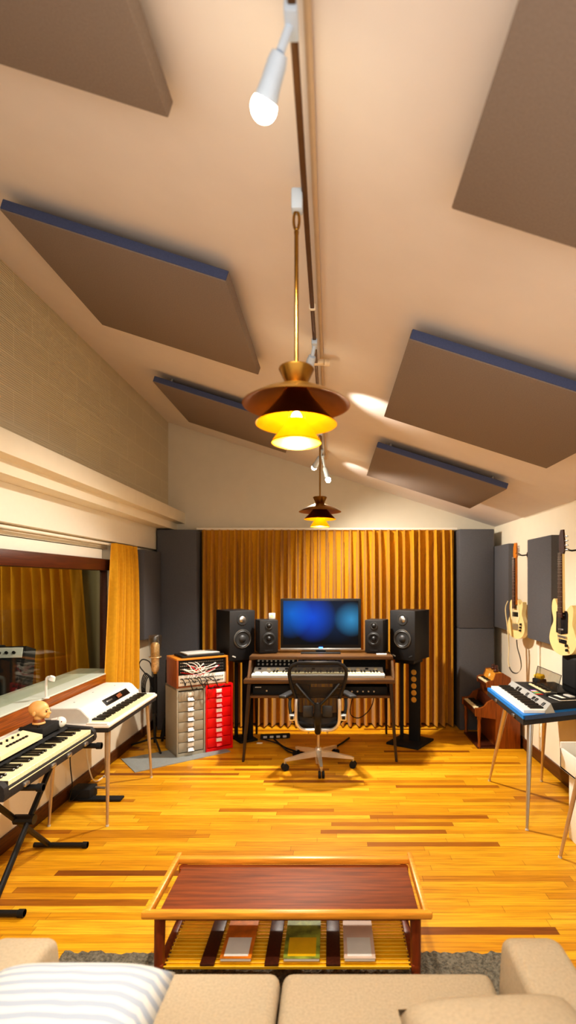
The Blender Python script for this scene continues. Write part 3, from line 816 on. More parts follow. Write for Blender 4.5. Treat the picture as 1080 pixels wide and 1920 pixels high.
def stand(label, loc, holes, base, bc, ang, px):
    t = thing('speaker_stand', label, 'speaker stand', loc)
    MB().obox((bc[0], bc[1], .012), (base[0], base[1], .022), (0, 0, ang), .004).build('base_plate', M['blackm'], t)
    p = MB().obox((px, -.02, .44), (.115, .05, .84), (0, 0, R(-30)), .004).build('pillar', M['blackm'], t)
    if holes:
        for k in range(5):
            MB().lathe([(.0005, .003), (.026, .003), (.03, .0)], fwd((px - .0125, -.02 - .0217, .745 - k * .072), (-math.sin(R(30)), -math.cos(R(30)), 0)), 20).build('porthole', M['gold'], p)
    MB().cyl((px - .13, .02, .02), (px - .13, .02, .86), .02, n=14).build('post', M['blackm'], t)
    MB().obox((px - .06, -.01, .865), (.22, .22, .04), (0, 0, ang), .006).build('top_plate', M['black'], t)
    return t
stand('black speaker stand with a column of gold portholes', (.80, 5.64, 0), True, (.36, .40), (.04, -.01), R(-34), .085)
stand('dark speaker stand half hidden between the red cabinet and the desk leg', (-.94, 5.74, 0), False, (.2, .26), (.01, 0), R(33), .05)

# ------------------------------------------------------------------ desk
dk = thing('studio_desk', 'walnut studio desk with splayed legs, raised shelf and lower tray', 'desk', (-.107, 5.3, 0))
MB().box((-.815, 4.98, .742), (.60, 5.62, .782), .006).build('desktop', M['deskwood'], dk, w=True)
MB().box((-.79, 5.17, .940), (.605, 5.66, .975), .006).build('upper_shelf', M['deskwood'], dk, w=True)
for x in (-.79, .585): MB().prism([(5.05, .78), (5.18, .945), (5.62, .945), (5.62, .78)], x, x + .022, 'x').build('side_panel', M['deskwood'], dk, w=True)
MB().box((-.77, 5.02, .600), (.565, 5.45, .622), .003).build('tray', M['deskwood'], dk, w=True)
for x in (-.78, .565): MB().box((x, 5.04, .60), (x + .018, 5.45, .745), .002).build('tray_side', M['deskleg'], dk, w=True)
for sx, xt, xb in ((-1, -.765, -.825), (1, .565, .62)):
    for yt, yb in ((5.06, 5.04), (5.50, 5.95)):
        mb = MB(); vs = []
        for (x, y, z, hw, hd) in ((xt, yt, .745, .016, .06), (xb, yb, 0, .010, .022)):
            vs += [(x - hw, y - hd, z), (x + hw, y - hd, z), (x + hw, y + hd, z), (x - hw, y + hd, z)]
        mb.add(vs, [(0, 1, 2, 3), (4, 5, 6, 7), (0, 1, 5, 4), (1, 2, 6, 5), (2, 3, 7, 6), (3, 0, 4, 7)])
        mb.build('leg', M['deskleg'], dk, w=True)

tv = thing('television', 'flat television with blue reflections painted on its dark screen standing on the desk shelf', 'television', (-.10, 5.42, .975))
MB().box((-.408, -.02, .045), (.408, .025, .55), .008).build('bezel', M['black'], tv)
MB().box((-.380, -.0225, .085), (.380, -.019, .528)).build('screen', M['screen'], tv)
MB().box((-.408, -.026, .028), (.408, .025, .050), .004).build('trim_bar', M['silver'], tv)
MB().box((-.02, -.03, .045), (.02, -.020, .060), .003).build('indicator', M['blueled'], tv)
MB().box((-.05, -.01, .01), (.05, .02, .05), .004).build('neck', M['black'], tv)
MB().box((-.2, -.10, 0), (.2, .1, .012), .005).build('foot', M['black'], tv)

sy = thing('synthesizer', 'long silver synthesizer keyboard lying on the desktop', 'keyboard', (-.12, 5.19, .782))
MB().prism([(-.11, 0), (-.115, .022), (-.10, .03), (.03, .03), (.11, .065), (.11, 0)], -.635, .635, 'x').build('case', M['greylid'], sy, smooth=20)
keys(sy, -.46, .60, -.095, .025, .026, 35, hz=.014)
for k in range(2):
    MB().lathe([(.030, .0), (.03, .008), (.022, .012), (.0005, .012)], Matrix.Translation((-.585 + k * .07, -.04, .03)), 18).build('wheel', M['wurli'], sy)
for k in range(14):
    MB().obox((-.58 + k * .088, .075, .055), (.03, .025, .008), (.4, 0, 0), .002).build('button', M['cream'] if k % 3 else M['cone'], sy)
def module(label, x0, x1, m, nk, km):
    t = thing('rack_module', label, 'rack module', ((x0 + x1) / 2, 5.42, .782))
    hw = (x1 - x0) / 2
    MB().box((-hw, -.05, 0), (hw, .12, .145), .004).build('case', m, t)
    for r_ in range(2):
        for k in range(nk):
            x = -hw + (k + .7) * 2 * hw / (nk + .4)
            MB().cyl((x, -.05, .085 + r_ * .034), (x, -.066, .085 + r_ * .034), .010, n=10).build('knob', km, t)
    MB().box((-hw * .9, -.052, .128), (hw * .9, -.049, .136)).build('legend_strip', M['silver'] if km is not M['blackm'] else m, t)
    return t
module('black sound module with rows of knobs under the shelf, beside the window-side desk panel', -.755, -.345, M['blackm'], 9, M['greylid'])
module('violet sound module under the shelf behind the chair', -.33, .11, M['purple'], 5, M['blackm'])
module('plain black sound module under the shelf beside the guitar-side desk panel', .13, .555, M['blackm'], 4, M['blackm'])
def unit(label, x0, x1, z0, z1, nk):
    t = thing('audio_unit', label, 'audio unit', ((x0 + x1) / 2, 5.22, z0)); hw = (x1 - x0) / 2
    MB().box((-hw, -.16, 0), (hw, .2, z1 - z0), .005).build('case', M['blackm'], t)
    for k in range(nk):
        x = -hw * .5 + k * hw / max(nk - 1, 1)
        MB().cyl((x, -.16, (z1 - z0) * .45), (x, -.178, (z1 - z0) * .45), .008, n=10).build('knob', M['silver'], t)
    MB().box((-hw * .92, -.162, (z1 - z0) * .75), (-hw * .7, -.159, (z1 - z0) * .82)).build('badge', M['greylid'], t)
unit('black audio unit on the desk tray, window side', -.74, -.2, .6235, .715, 1)
unit('black mixer unit with small silver knobs on the desk tray, guitar side', .02, .54, .6235, .70, 6)
o = thing('remote_control', 'small pale remote lying on the desk shelf near a monitor speaker', 'remote', (.50, 5.235, .975))
MB().box((-.05, -.018, 0), (.05, .018, .016), .004).build('body', M['wurli'], o)
MB().box((-.03, -.01, .0155), (.03, .01, .018), .001).build('buttons', M['greylid'], o)
def cable(label, pts, r=.007, m=None, group=None):
    MB().tube(smoothpath(pts, 8), r, 6).build('cable', m or M['blackm'], label=label, cat='cable', group=group)
cable('black cable looping under the desk behind the office chair', [(-.6, 5.6, .05), (-.45, 5.4, .012), (-.2, 5.25, .01), (.05, 5.45, .012), (.2, 5.75, .012)], .009)
cable('black cable hanging in a loop from the desk tray, guitar side', [(.25, 5.42, .61), (.2, 5.5, .35), (.3, 5.55, .28), (.42, 5.52, .4), (.45, 5.42, .61)], .005)
cable('thin grey cable trailing across the floor from the window-side desk leg', [(-.75, 5.7, .02), (-.55, 5.55, .012), (-.42, 5.3, .01), (-.30, 5.22, .01)], .008, M['cone'])
MB().box((-.775, 5.585, 0), (-.715, 5.615, .006), .001).build('paper_tag', M['card'], label='small white tag lying on the dark floor under the desk', cat='tag')
o = thing('power_strip', 'dark power strip with white sockets on the floor under the desk', 'power strip', (-.60, 5.78, 0), R(8))
MB().box((-.16, -.03, 0), (.16, .03, .045), .008).build('body', M['blackm'], o)
for k in range(4): MB().box((-.13 + k * .07, -.034, .012), (-.09 + k * .07, -.026, .036), .003).build('socket', M['greylid'], o)

# ------------------------------------------------------------------ office chair (faces the desk, its back to us)
ch = thing('office_chair', 'black mesh office chair with polished frame on five casters', 'office chair', (-.114, 4.93, 0))
prof = [(.40, .150), (.43, .172), (.50, .182), (.58, .182), (.64, .186), (.70, .205), (.76, .226), (.82, .242), (.88, .252), (.925, .25), (.96, .225), (.982, .17)]
def by(h, u): return -.20 - .10 * ((h - .4) / .58) ** 1.5 - .03 * math.sin((h - .4) / .58 * PI) + .06 * (u ** 2)
vs = []; fs = []; NU = 14
for h, wd in prof:
    for i in range(NU + 1):
        u = -1 + 2 * i / NU
        hh = h - (.012 * (1 - u * u) if h > .95 else 0) + (.014 * (1 - u * u) if h > .95 else 0)
        vs.append((wd * u, by(h, u), hh))
for k in range(len(prof) - 1):
    for i in range(NU):
        q = k * (NU + 1) + i; fs.append((q, q + 1, q + NU + 2, q + NU + 1))
MB().add(vs, fs).build('back_mesh', M['mesh'], ch)
out = [(-w_, by(h, 1), h) for h, w_ in prof] + [(-.09, by(.985, .5), .990), (0, by(.985, 0), .993), (.09, by(.985, .5), .990)] + [(w_, by(h, 1), h) for h, w_ in reversed(prof)] + [(.08, by(.4, .6), .392), (-.08, by(.4, .6), .392)]
MB().tube(out, [.016 if p[2] > .62 else .012 for p in out], 10, True).build('back_frame', M['black'], ch)
sp_ = MB(); sp_.tube(smoothpath([(0, -.18, .36), (0, -.27, .46), (0, -.285, .56), (0, -.27, .64)], 6), [.03] * 6 + [.034] * 6 + [.03] * 6 + [.02], 10)
sp_.tube(smoothpath([(0, -.275, .60), (-.10, -.275, .70), (-.19, -.245, .80)], 6), .013, 8); sp_.tube(smoothpath([(0, -.275, .60), (.10, -.275, .70), (.19, -.245, .80)], 6), .013, 8)
sp_.build('spine', M['black'], ch)
for s in (-1, 1):
    MB().obox((s * .085, -.252, .56), (.09, .022, .10), (0, 0, -s * .15), .01).build('lumbar_pad', M['cone'], ch)
    fr = MB().tube(smoothpath([(s * .188, -.235, .665), (s * .190, -.245, .58), (s * .188, -.24, .47), (s * .165, -.225, .415), (s * .12, -.21, .385), (s * .03, -.20, .382)], 6), .015, 10).build('side_frame', M['chrome'], ch)
    MB().box((min(s * .195, s * .255), -.235, .47), (max(s * .195, s * .255), -.19, .525), .008).build('arm_yoke', M['chrome'], fr)
    MB().box((min(s * .213, s * .242), -.24, .483), (max(s * .213, s * .242), -.232, .513), .002).build('yoke_knob', M['black'], fr)
    ar = MB().tube(smoothpath([(s * .235, -.20, .50), (s * .25, -.18, .58), (s * .25, -.15, .65)], 5), [.014] * 10 + [.02], 10).build('arm_post', M['black'], ch)
    MB().obox((s * .275, -.07, .672), (.075, .27, .028), (0, 0, s * R(18)), .012, 3).build('arm_pad', M['cone'], ch)
seat = MB(); vs = []; fs = []
for j in range(9):
    v = j / 8; y = -.19 + .46 * v
    for i in range(11):
        u = -1 + i / 5
        vs.append((u * (.19 + .06 * math.sin(v * PI * .8)), y, .428 + .03 * u * u + .02 * (v - .4) ** 2 - (.03 * (v - .8) * 5 if v > .8 else 0)))
for j in range(8):
    for i in range(10):
        q = j * 11 + i; fs.append((q, q + 1, q + 12, q + 11))
so = seat.add(vs, fs).build('seat', M['blackm'], ch)
sd = so.modifiers.new('thick', 'SOLIDIFY'); sd.thickness = .03
MB().box((-.10, -.17, .355), (.10, .12, .41), .02).build('tilt_mechanism', M['black'], ch)
for x in (-.085, .085): MB().cyl((x, -.14, .335), (x, -.14, .36), .007, n=8).build('lever', M['silver'], ch)
MB().cyl((0, 0, .14), (0, 0, .36), .014, n=16).build('gas_column', M['legm'], ch)
hub = MB().lathe([(.0005, .02), (.026, .02), (.03, .06), (.034, .11), (.034, .15), (.028, .165), (.015, .168)], None, 20).build('hub', M['chrome'], ch)
for k, a in enumerate((-84, -12, 60, 132, 204)):
    c, s = math.cos(R(a)), math.sin(R(a))
    lg = MB()
    vs = []
    for rr, z, hw, hd in ((.025, .115, .022, .028), (.17, .105, .019, .02), (.31, .092, .013, .011), (.33, .09, .012, .008)):
        for q, w_ in ((-1, -1), (1, -1), (1, 1), (-1, 1)):
            vs.append((c * rr - s * q * hw, s * rr + c * q * hw, z + w_ * hd))
    fs = [(3, 2, 1, 0), (12, 13, 14, 15)]
    for i in range(3):
        for j in range(4): fs.append((i * 4 + j, i * 4 + (j + 1) % 4, i * 4 + 4 + (j + 1) % 4, i * 4 + 4 + j))
    leg = lg.add(vs, fs).build('base_leg', M['chrome'], ch)
    MB().cyl((c * .325, s * .325, .06), (c * .325, s * .325, .10), .011, n=10).build('caster_stem', M['silver'], leg)
    w2 = MB()
    for q in (-1, 1):
        w2.cyl((c * .325 - s * q * .006, s * .325 + c * q * .006, .031), (c * .325 - s * q * .026, s * .325 + c * q * .026, .031), .031, n=18)
    w2.build('caster', M['blackm'], leg)

# ------------------------------------------------------------------ guitars on the right wall
def outline(pts, n=6):
    P = smoothpath([(*p, 0) for p in pts] + [(*pts[0], 0)], n)[:-1]
    return [(p.x, p.y) for p in P]
def guitar(label, loc, rz, bass, hs, neckm, boardm):
    t = thing('electric_guitar', label, 'electric guitar', loc, rz)   # origin: bottom of the body, local -y is the face
    if bass:
        body = [(-.02, 0), (-.11, .03), (-.165, .11), (-.15, .20), (-.115, .27), (-.135, .36), (-.125, .43), (-.095, .445), (-.07, .40), (-.04, .36), (.03, .35), (.06, .37), (.10, .40), (.125, .37), (.12, .30), (.115, .25), (.145, .18), (.16, .10), (.10, .025)]
    else:
        body = [(0, 0), (-.10, .02), (-.155, .08), (-.155, .15), (-.115, .235), (-.125, .31), (-.10, .375), (-.04, .39), (.03, .385), (.055, .345), (.085, .34), (.115, .37), (.125, .33), (.11, .25), (.145, .17), (.155, .09), (.10, .02)]
    th = .042
    bd = MB().prism(outline(body), -th / 2, th / 2, 'y').build('body', M['guitar'], t, smooth=50)
    top = .80
    MB().prism([(-.028, .34), (.028, .34), (.021, top), (-.021, top)], -.040, -.018, 'y').build('neck', neckm, t)
    MB().prism([(-.028, .30), (.028, .30), (.021, top), (-.021, top)], -.048, -.0402, 'y').build('fretboard', boardm, t)
    fr = MB()
    for k in range(16):
        z = .33 + (top - .33) * (1 - 2 ** (-k / 9.)) * 1.38
        if z < top: fr.box((-.026, -.0495, z), (.026, -.048, z + .002))
    fr.build('frets', M['silver'], t)
    hd = MB().prism([(-.021, top), (.021, top), (.035, top + .03), (.032, top + .09), (.02, top + hs), (-.01, top + hs), (-.028, top + hs - .05), (-.03, top + .04)], -.034, -.018, 'y').build('headstock', M['rosewood'] if bass else M['maple'], t)
    for k in range(4 if bass else 6):
        MB().obox((.05, -.024, top + .03 + k * (hs - .05) / (4 if bass else 6)), (.034, .012, .012), None, .003).build('tuner', M['silver'], hd)
    if bass:
        MB().prism([(-.075, .18), (-.02, .165), (.06, .18), (.065, .33), (.055, .352), (-.03, .352), (-.07, .345)], -.026, -.0205, 'y').build('pickguard', M['black'], t)
        pk = ((-.0, .32, .06, .014), (-.01, .205, .06, .014)); knobs = ((.06, .05), (.055, .085)); 
        MB().prism([(-.04, .10), (.045, .095), (.05, .125), (-.04, .13)], -.026, -.0205, 'y').build('bridge', M['black'], t)
        MB().prism([(-.05, .145), (.05, .14), (.05, .155), (-.05, .16)], -.030, -.0205, 'y').build('tailpiece', M['silver'], t)
    else:
        MB().prism([(-.10, .20), (-.03, .16), (.045, .16), (.075, .22), (.05, .33), (-.06, .345), (-.10, .29)], -.026, -.0205, 'y').build('pickguard', M['cream'], t)
        MB().prism([(-.05, .22), (.05, .22), (.05, .265), (-.05, .265)], -.03, -.0255, 'y').build('pickup', M['black'], t)
        MB().prism([(-.05, .09), (.05, .09), (.05, .15), (-.05, .15)], -.03, -.0205, 'y').build('bridge', M['silver'], t)
        pk = (); knobs = ((.09, .09), (.095, .12), (.10, .15))
    for x, z, w_, h_ in pk:
        MB().box((x - w_ / 2, -.032, z - h_ / 2), (x + w_ / 2, -.0262, z + h_ / 2), .002).build('pickup', M['silver'], t)
    for x, z in knobs:
        MB().cyl((x, -.021, z), (x, -.037, z), .011, n=14).build('knob', M['black'], t)
    st = MB()
    for k in range(4):
        x = -.015 + k * .01
        st.cyl((x, -.053, .12), (x * .9, -.053, top + .01), .0011, n=5)
    st.build('strings', M['silver'], t)
    return t
guitar('cream single-cutaway guitar hung with a dangling strap over the toy pianos', (1.86, 5.30, 1.13), R(-79), False, .15, M['maple'], M['rosewood'])
guitar('cream double-cutaway bass with black pickguard hung over the clear-lidded gadget', (1.845, 4.20, 1.115), R(-77), True, .19, M['guitar'], M['rosewood'])
def hanger(label, y, z, reach):
    t = thing('guitar_hanger', label, 'wall hook', (XR, y, z))
    MB().cyl((XR, y, z), (XR - .012, y, z), .028, n=16).build('wall_plate', M['black'], t, w=True)
    MB().tube([(XR, y, z), (XR - reach * .6, y, z - .008), (XR - reach, y, z)], .007, 8).build('arm', M['black'], t, w=True)
    MB().tube(smoothpath([(XR - reach - .04, y - .035, z + .012), (XR - reach, y - .033, z), (XR - reach + .012, y, z - .003), (XR - reach, y + .033, z), (XR - reach - .04, y + .035, z + .012)], 5), .007, 8).build('yoke', M['black'], t, w=True)
hanger('black wall hook holding the strapped single-cutaway guitar', 5.305, 1.965, .10)
hanger('black wall hook holding the cream bass', 4.21, 1.95, .11)
stp = smoothpath([(1.80, 5.42, 1.50), (1.77, 5.40, 1.42), (1.775, 5.36, 1.25), (1.785, 5.34, 1.05), (1.775, 5.33, .90), (1.80, 5.32, .81), (1.85, 5.31, .785), (1.89, 5.30, .83), (1.885, 5.29, .92), (1.85, 5.28, 1.04), (1.845, 5.29, 1.12)], 6)
mb = MB(); mb.ribbon(stp[:28], (.5, 1, 0), .045, .004); mb.m = 1; mb.ribbon(stp[27:], (.5, 1, 0), .045, .004)
mb.build('guitar_strap', [M['cream'], M['black']], label='cream and black strap dangling in a loop from the single-cutaway guitar', cat='strap')
o = thing('gig_bag', 'black soft bag standing against the wall below the cream bass', 'bag', (1.915, 4.19, .82))
MB().box((-.05, -.13, 0), (.05, .13, .30), .03, 4).build('body', M['blackm'], o)
MB().tube(smoothpath([(0, -.07, .295), (0, -.05, .33), (0, .05, .33), (0, .07, .295)], 6), .008, 8).build('handle', M['blackm'], o)
o = thing('wall_conduit', 'slim white conduit running down the guitar wall behind the dangling strap', 'conduit', (1.96, 5.0, .3))
MB().box((1.952, 5.0, .12), (1.968, 5.03, 1.10), .003).build('pipe', M['white_trim'], o, w=True)
MB().box((1.945, 4.98, 1.10), (1.968, 5.05, 1.2), .004).build('outlet_box', M['conduit'], o, w=True)

# ------------------------------------------------------------------ blue-edged electric piano (right wall)
bp = thing('electric_piano', 'black-topped electric piano in a blue-edged tray on four tapered legs', 'electric piano', (1.66, 4.2, 0))
tray = [(1.335, 3.70), (1.375, 4.68), (1.955, 4.68), (1.955, 3.93)]
MB().prism(tray, .700, .742, 'z').build('tray_base', M['tolex'], bp, w=True)
tb = MB().prism(tray, .742, .768, 'z').build('tray_rim', M['blue'], bp, w=True)
MB().prism([(1.345, 3.697), (1.955, 3.926), (1.956, 3.922), (1.346, 3.693)], .738, .766, 'z').build('near_edge', M['bluedk'], tb, w=True)
tl = [(1.575, 3.84), (1.595, 4.66), (1.955, 4.66), (1.955, 3.97)]
MB().prism(tl, .768, .822, 'z').build('top_case', M['tolex'], bp, w=True)
mb = MB()
def rail(x0, x1, z0, z1): return [(x0, 3.76, z0), (x1, 3.79, z1), (x1 + .02, 4.66, z1), (x0 + .03, 4.66, z0), (x0, 3.76, .765), (x1 + .03, 3.79, .765), (x1 + .05, 4.66, .765), (x0 + .03, 4.66, .765)]
mb.add(rail(1.515, 1.565, .79, .832), [(0, 1, 2, 3), (0, 4, 5, 1), (1, 5, 6, 2), (2, 6, 7, 3), (3, 7, 4, 0), (4, 7, 6, 5)])
rl_ = mb.build('control_rail', M['railm'], bp, w=True)
for y in (3.86, 4.0, 4.06, 4.2, 4.38, 4.44):
    MB().obox((1.537 + (y - 3.76) * .028, y, .812), (.03, .034, .010), (0, -R(40), 0), .003).build('switch', M['ebony'] if y not in (4.2, 3.86) else M['cone'], rl_, w=True)
def side_keys(parent, xf, xb, y0, y1, z, n, skew):
    p = (y1 - y0) / n
    def sk(y): return skew * (y - y0) / (y1 - y0)
    wl = Vector((0, 0, 0)); base = parent.location
    def loc(y): return (sk(y), y, 0)
    mi = parent.rotation_euler.to_matrix().inverted()
    off = Vector((base.x, base.y, 0))
    key_row(parent, 'natural_key', (xf - off.x, p * .03 - off.y, z), (xb - off.x, p * .97 - off.y, z + .022), .001, M['whitek'], [loc(y1 - (i + 1) * p) for i in range(n)])
    key_row(parent, 'sharp_key', (xf + (xb - xf) * .38 - off.x, -p * .27 - off.y, z + .012), (xb - off.x, p * .27 - off.y, z + .034), .002, M['ebony'],
            [loc(y1 - (i + 1) * p) for i in range(n - 1) if i % 7 in (0, 1, 3, 4, 5)])
side_keys(bp, 1.365, 1.52, 3.77, 4.64, .768, 36, .032)
for p0, p1, r0, r1, m in (((1.40, 4.25, .70), (1.35, 4.54, 0), .021, .009, 'legm'), ((1.415, 3.78, .70), (1.34, 3.64, 0), .022, .010, 'silver'), ((1.73, 4.3, .70), (1.79, 4.53, 0), .02, .009, 'legm'), ((1.83, 3.95, .70), (1.88, 3.74, 0), .02, .009, 'legm')):
    tapered_leg(p0, p1, r0, r1, M[m], bp)
MB().box((1.328, 3.88, .712), (1.345, 3.92, .732), .003).build('latch', M['silver'], bp, w=True)
MB().box((1.352, 4.36, .712), (1.366, 4.40, .732), .003).build('latch', M['silver'], bp, w=True)
# things on it
o = thing('colour_card', 'small card with rainbow stripes lying on the black piano top', 'card', (1.645, 4.21, .823), R(-4))
for k, m in enumerate(('violet', 'card', 'orange', 'teal', 'green', 'red')):
    MB().box((-.045, .09 - (k + 1) * .03, 0), (.045, .09 - k * .03, .003)).build('colour_stripe', M[m], o)
o = thing('toy_keyboard', 'little pale-keyed keyboard with a raised clear acrylic stand on the piano top', 'toy keyboard', (1.73, 4.27, .823), R(-90))
MB().prism([(-.085, 0), (-.085, .02), (.05, .03), (.06, .03), (.06, 0)], -.20, .20, 'x').build('case', M['tolex'], o, smooth=20)
keys(o, -.17, .17, -.082, -.035, .017, 17, M['cream'], .012)
MB().obox((0, -.002, .085), (.46, .004, .16), (R(-14), 0, 0), .001).build('acrylic_panel', M['acrylic'], o)
MB().tube([(-.23, -.022, .008), (-.23, .018, .163), (.23, .018, .163), (.23, -.022, .008)], .003, 6).build('panel_edge', M['cone'], o)
for s in (-1, 1): MB().prism([(-.09, 0), (.02, .03), (.02, .01), (-.09, -.002)], s * .201, s * .205, 'x').build('bracket', M['acrylic'], o)
o = thing('tuner_box', 'flat black gadget with white edging beside the clear acrylic stand', 'music gadget', (1.735, 3.97, .823), R(-80))
MB().box((-.07, -.075, 0), (.07, .075, .02), .004).build('case', M['blackm'], o)
MB().box((-.074, -.079, .004), (.074, .079, .009), .001).build('edge_band', M['card'], o)
MB().box((-.055, -.05, .0195), (.055, -.02, .022), .001).build('label_strip', M['card'], o)
MB().box((-.04, .02, .0195), (.05, .06, .03), .003).build('pad', M['greylid'], o)
o = thing('yellow_toy', 'small yellow and black toy behind the clear acrylic stand', 'toy', (1.80, 4.60, .823), R(-70))
MB().box((-.05, -.035, 0), (.05, .035, .04), .008).build('base', M['blackm'], o)
MB().obox((0, 0, .058), (.09, .05, .035), (.3, 0, 0), .01).build('cover', M['yellow'], o)

o = thing('wall_outlet', 'pale outlet plate low on the guitar wall behind the blue-edged piano legs', 'outlet', (1.966, 5.0, .24))
MB().box((1.962, 4.96, .24), (1.9695, 5.05, .36), .002).build('plate', M['white_trim'], o, w=True)
for z in (.275, .325): MB().box((1.960, 4.985, z - .014), (1.963, 5.025, z + .014), .001).build('socket', M['cream'], o, w=True)
# ------------------------------------------------------------------ toy pianos in the right corner
up = thing('toy_piano', 'mahogany child-size upright piano standing on the floor in the corner', 'toy piano', (1.71, 5.69, 0), -PI / 2)
MB().box((-.285, -.036, .0), (.285, .215, .60), .006).build('cabinet', M['piano'], up)
MB().box((-.295, -.05, .60), (.295, .225, .618), .006).build('top_lid', M['piano'], up)
for x0, x1 in ((-.285, -.25), (.25, .285)):
    MB().prism([(-.03, .30), (-.24, .33), (-.24, .41), (-.18, .415), (-.15, .43), (-.12, .47), (-.06, .50), (-.03, .505)], x0, x1, 'x').build('arm', M['piano'], up)
MB().box((-.25, -.235, .335), (.25, -.03, .385), .004).build('key_bed', M['pianodark'], up)
keys(up, -.248, .248, -.225, -.12, .385, 17, M['cream'], .014)
MB().obox((0, -.075, .45), (.495, .008, .11), (R(-14), 0, 0), .002).build('fallboard', M['pianodark'], up)
for x in (-.265, .265):
    MB().lathe([(.02, .335), (.022, .30), (.014, .285), (.018, .2), (.012, .06), (.016, .04), (.016, 0), (.001, 0)], Matrix.Translation((x, -.20, 0)), 14).build('leg', M['piano'], up)
MB().box((-.28, -.22, .0), (.28, -.03, .02), .003).build('foot_rail', M['pianodark'], up)
tp = thing('toy_piano', 'small honey-coloured tabletop toy piano perched on the mahogany one', 'toy piano', (1.71, 5.60, .618), -PI / 2)
MB().prism([(-.125, 0), (-.125, .055), (-.10, .07), (-.055, .075), (-.03, .145), (.04, .15), (.12, .10), (.12, 0)], -.185, -.165, 'x').build('side_panel', M['piano'], tp)
MB().prism([(-.125, 0), (-.125, .055), (-.10, .07), (-.055, .075), (-.03, .145), (.04, .15), (.12, .10), (.12, 0)], .165, .185, 'x').build('side_panel', M['piano'], tp)
MB().prism([(-.04, .0), (-.055, .06), (-.03, .138), (.04, .145), (.118, .095), (.118, 0)], -.165, .165, 'x').build('body', M['honey'], tp, smooth=20)
MB().box((-.165, -.12, 0), (.165, -.04, .04), .003).build('key_bed', M['pianodark'], tp)
keys(tp, -.162, .162, -.118, -.055, .04, 12, M['cream'], .014)
MB().lathe([(.0005, .004), (.018, .004), (.02, 0)], fwd((0, -.0425, .10), (0, -1, .3)), 18).build('emblem', M['cream'], tp)
for k, (x, y) in enumerate(((.08, .0), (0, .03), (-.08, .02))):
    o = MB().lathe([(.0005, 0), (.022, 0), (.026, .012), (.016, .022), (.012, .03), (.02, .038), (.016, .052), (.0005, .058)], None, 16)
    ob = o.build('wooden_figure', M['pianodark'], label='small turned brown wooden figure on top of the honey toy piano', cat='figurine', group='turned wooden figures on the toy piano')
    ob.location = (1.71 + y, 5.60 - x, .618 + .143 + (0.004 if k else 0))

# ------------------------------------------------------------------ right edge: white open box and a neighbouring leg
wb = thing('storage_bin', 'white open-topped bin on a white pedestal against the guitar wall', 'storage bin', (1.75, 3.43, 0))
b = MB(); x0, x1, y0, y1, z0, z1 = 1.54, 1.93, 3.27, 3.58, .45, .585
b.box((x0, y0, z0), (x1, y1, z0 + .012)); b.box((x0, y0, z0), (x0 + .014, y1, z1), .002); b.box((x1 - .014, y0, z0), (x1, y1, z1), .002)
b.box((x0, y1 - .014, z0), (x1, y1, z1 + .04), .002); b.box((x0, y0, z0), (x1, y0 + .014, z1), .002)
b.build('bin', M['wurli'], wb, w=True)
MB().box((1.58, 3.29, 0), (1.90, 3.54, .45), .006).build('pedestal', M['wurli'], wb, w=True)
MB().box((1.58, 3.30, .463), (1.86, 3.5, .52), .004).build('papers', M['card'], wb, w=True)
st = thing('side_table', 'small table at the picture edge beside the white bin, one tapered brown leg showing', 'table', (1.73, 2.86, 0))
MB().box((1.515, 2.5, .70), (1.95, 3.235, .73), .01, 3).build('table_top', M['tolex'], st, w=True)
for a, q in (((1.535, 3.215, .70), (1.41, 3.28, 0)), ((1.535, 2.52, .70), (1.42, 2.46, 0)), ((1.93, 3.2, .70), (1.94, 3.22, 0)), ((1.93, 2.52, .70), (1.94, 2.5, 0))):
    tapered_leg(a, q, .017, .010, M['legm'], st)

# ------------------------------------------------------------------ coffee table
ct = thing('coffee_table', 'teak coffee table with recessed dark top and slatted magazine shelf', 'coffee table', (-.17, 2.27, 0))
X0, X1, Y0, Y1, HT = -.735, .395, 2.06, 2.50, .42
MB().box((X0, Y0, HT - .03), (X1, Y0 + .03, HT), .008).build('front_rail', M['teak'], ct, w=True)
MB().box((X0 + .01, Y1 - .035, HT - .03), (X1 - .01, Y1, HT - .002), .006).build('rear_rail', M['teak'], ct, w=True)
for x in (X0 + .012, X1 - .035):
    MB().box((x, Y0 + .01, HT - .035), (x + .023, Y1 + .02, HT + .003), .006).build('side_rail', M['teak'], ct, w=True)
MB().box((X0 + .055, Y0 + .028, HT - .05), (X1 - .045, Y1 - .033, HT - .028), .004).build('table_top', M['teakdark'], ct, w=True)
for x in (X0 + .06, X1 - .06):
    for y, yb in ((Y0 + .05, Y0 + .03), (Y1 - .05, Y1 - .03)):
        MB().tube([(x, y, HT - .03), (x, (y + yb) / 2, .2), (x, yb, .0 if yb > 2.43 else .03)], [.022, .02, .013], 12).build('leg', M['teakred'], ct, w=True)
rods = MB()
for k in range(18):
    rods.cyl((X0 + .055, Y0 + .03 + k * .0225, .19), (X1 - .055, Y0 + .03 + k * .0225, .19), .0035, n=6)
rods.build('shelf_rods', M['yellow'], ct, w=True)
for x in (X0 + .05, X1 - .08): MB().box((x, Y0 + .02, .175), (x + .03, Y1 - .03, .20), .004).build('shelf_rail', M['teakred'], ct, w=True)
for x in (-.485, -.232, .010): MB().box((x - .028, Y0 + .025, .1945), (x + .028, Y1 - .03, .203), .002).build('shelf_slat', M['pianodark'], ct, w=True)
MB().box((X0 + .085, Y0 + .03, .180), (X1 - .085, Y1 - .04, .185)).build('shelf_board', M['yellow'], ct, w=True)
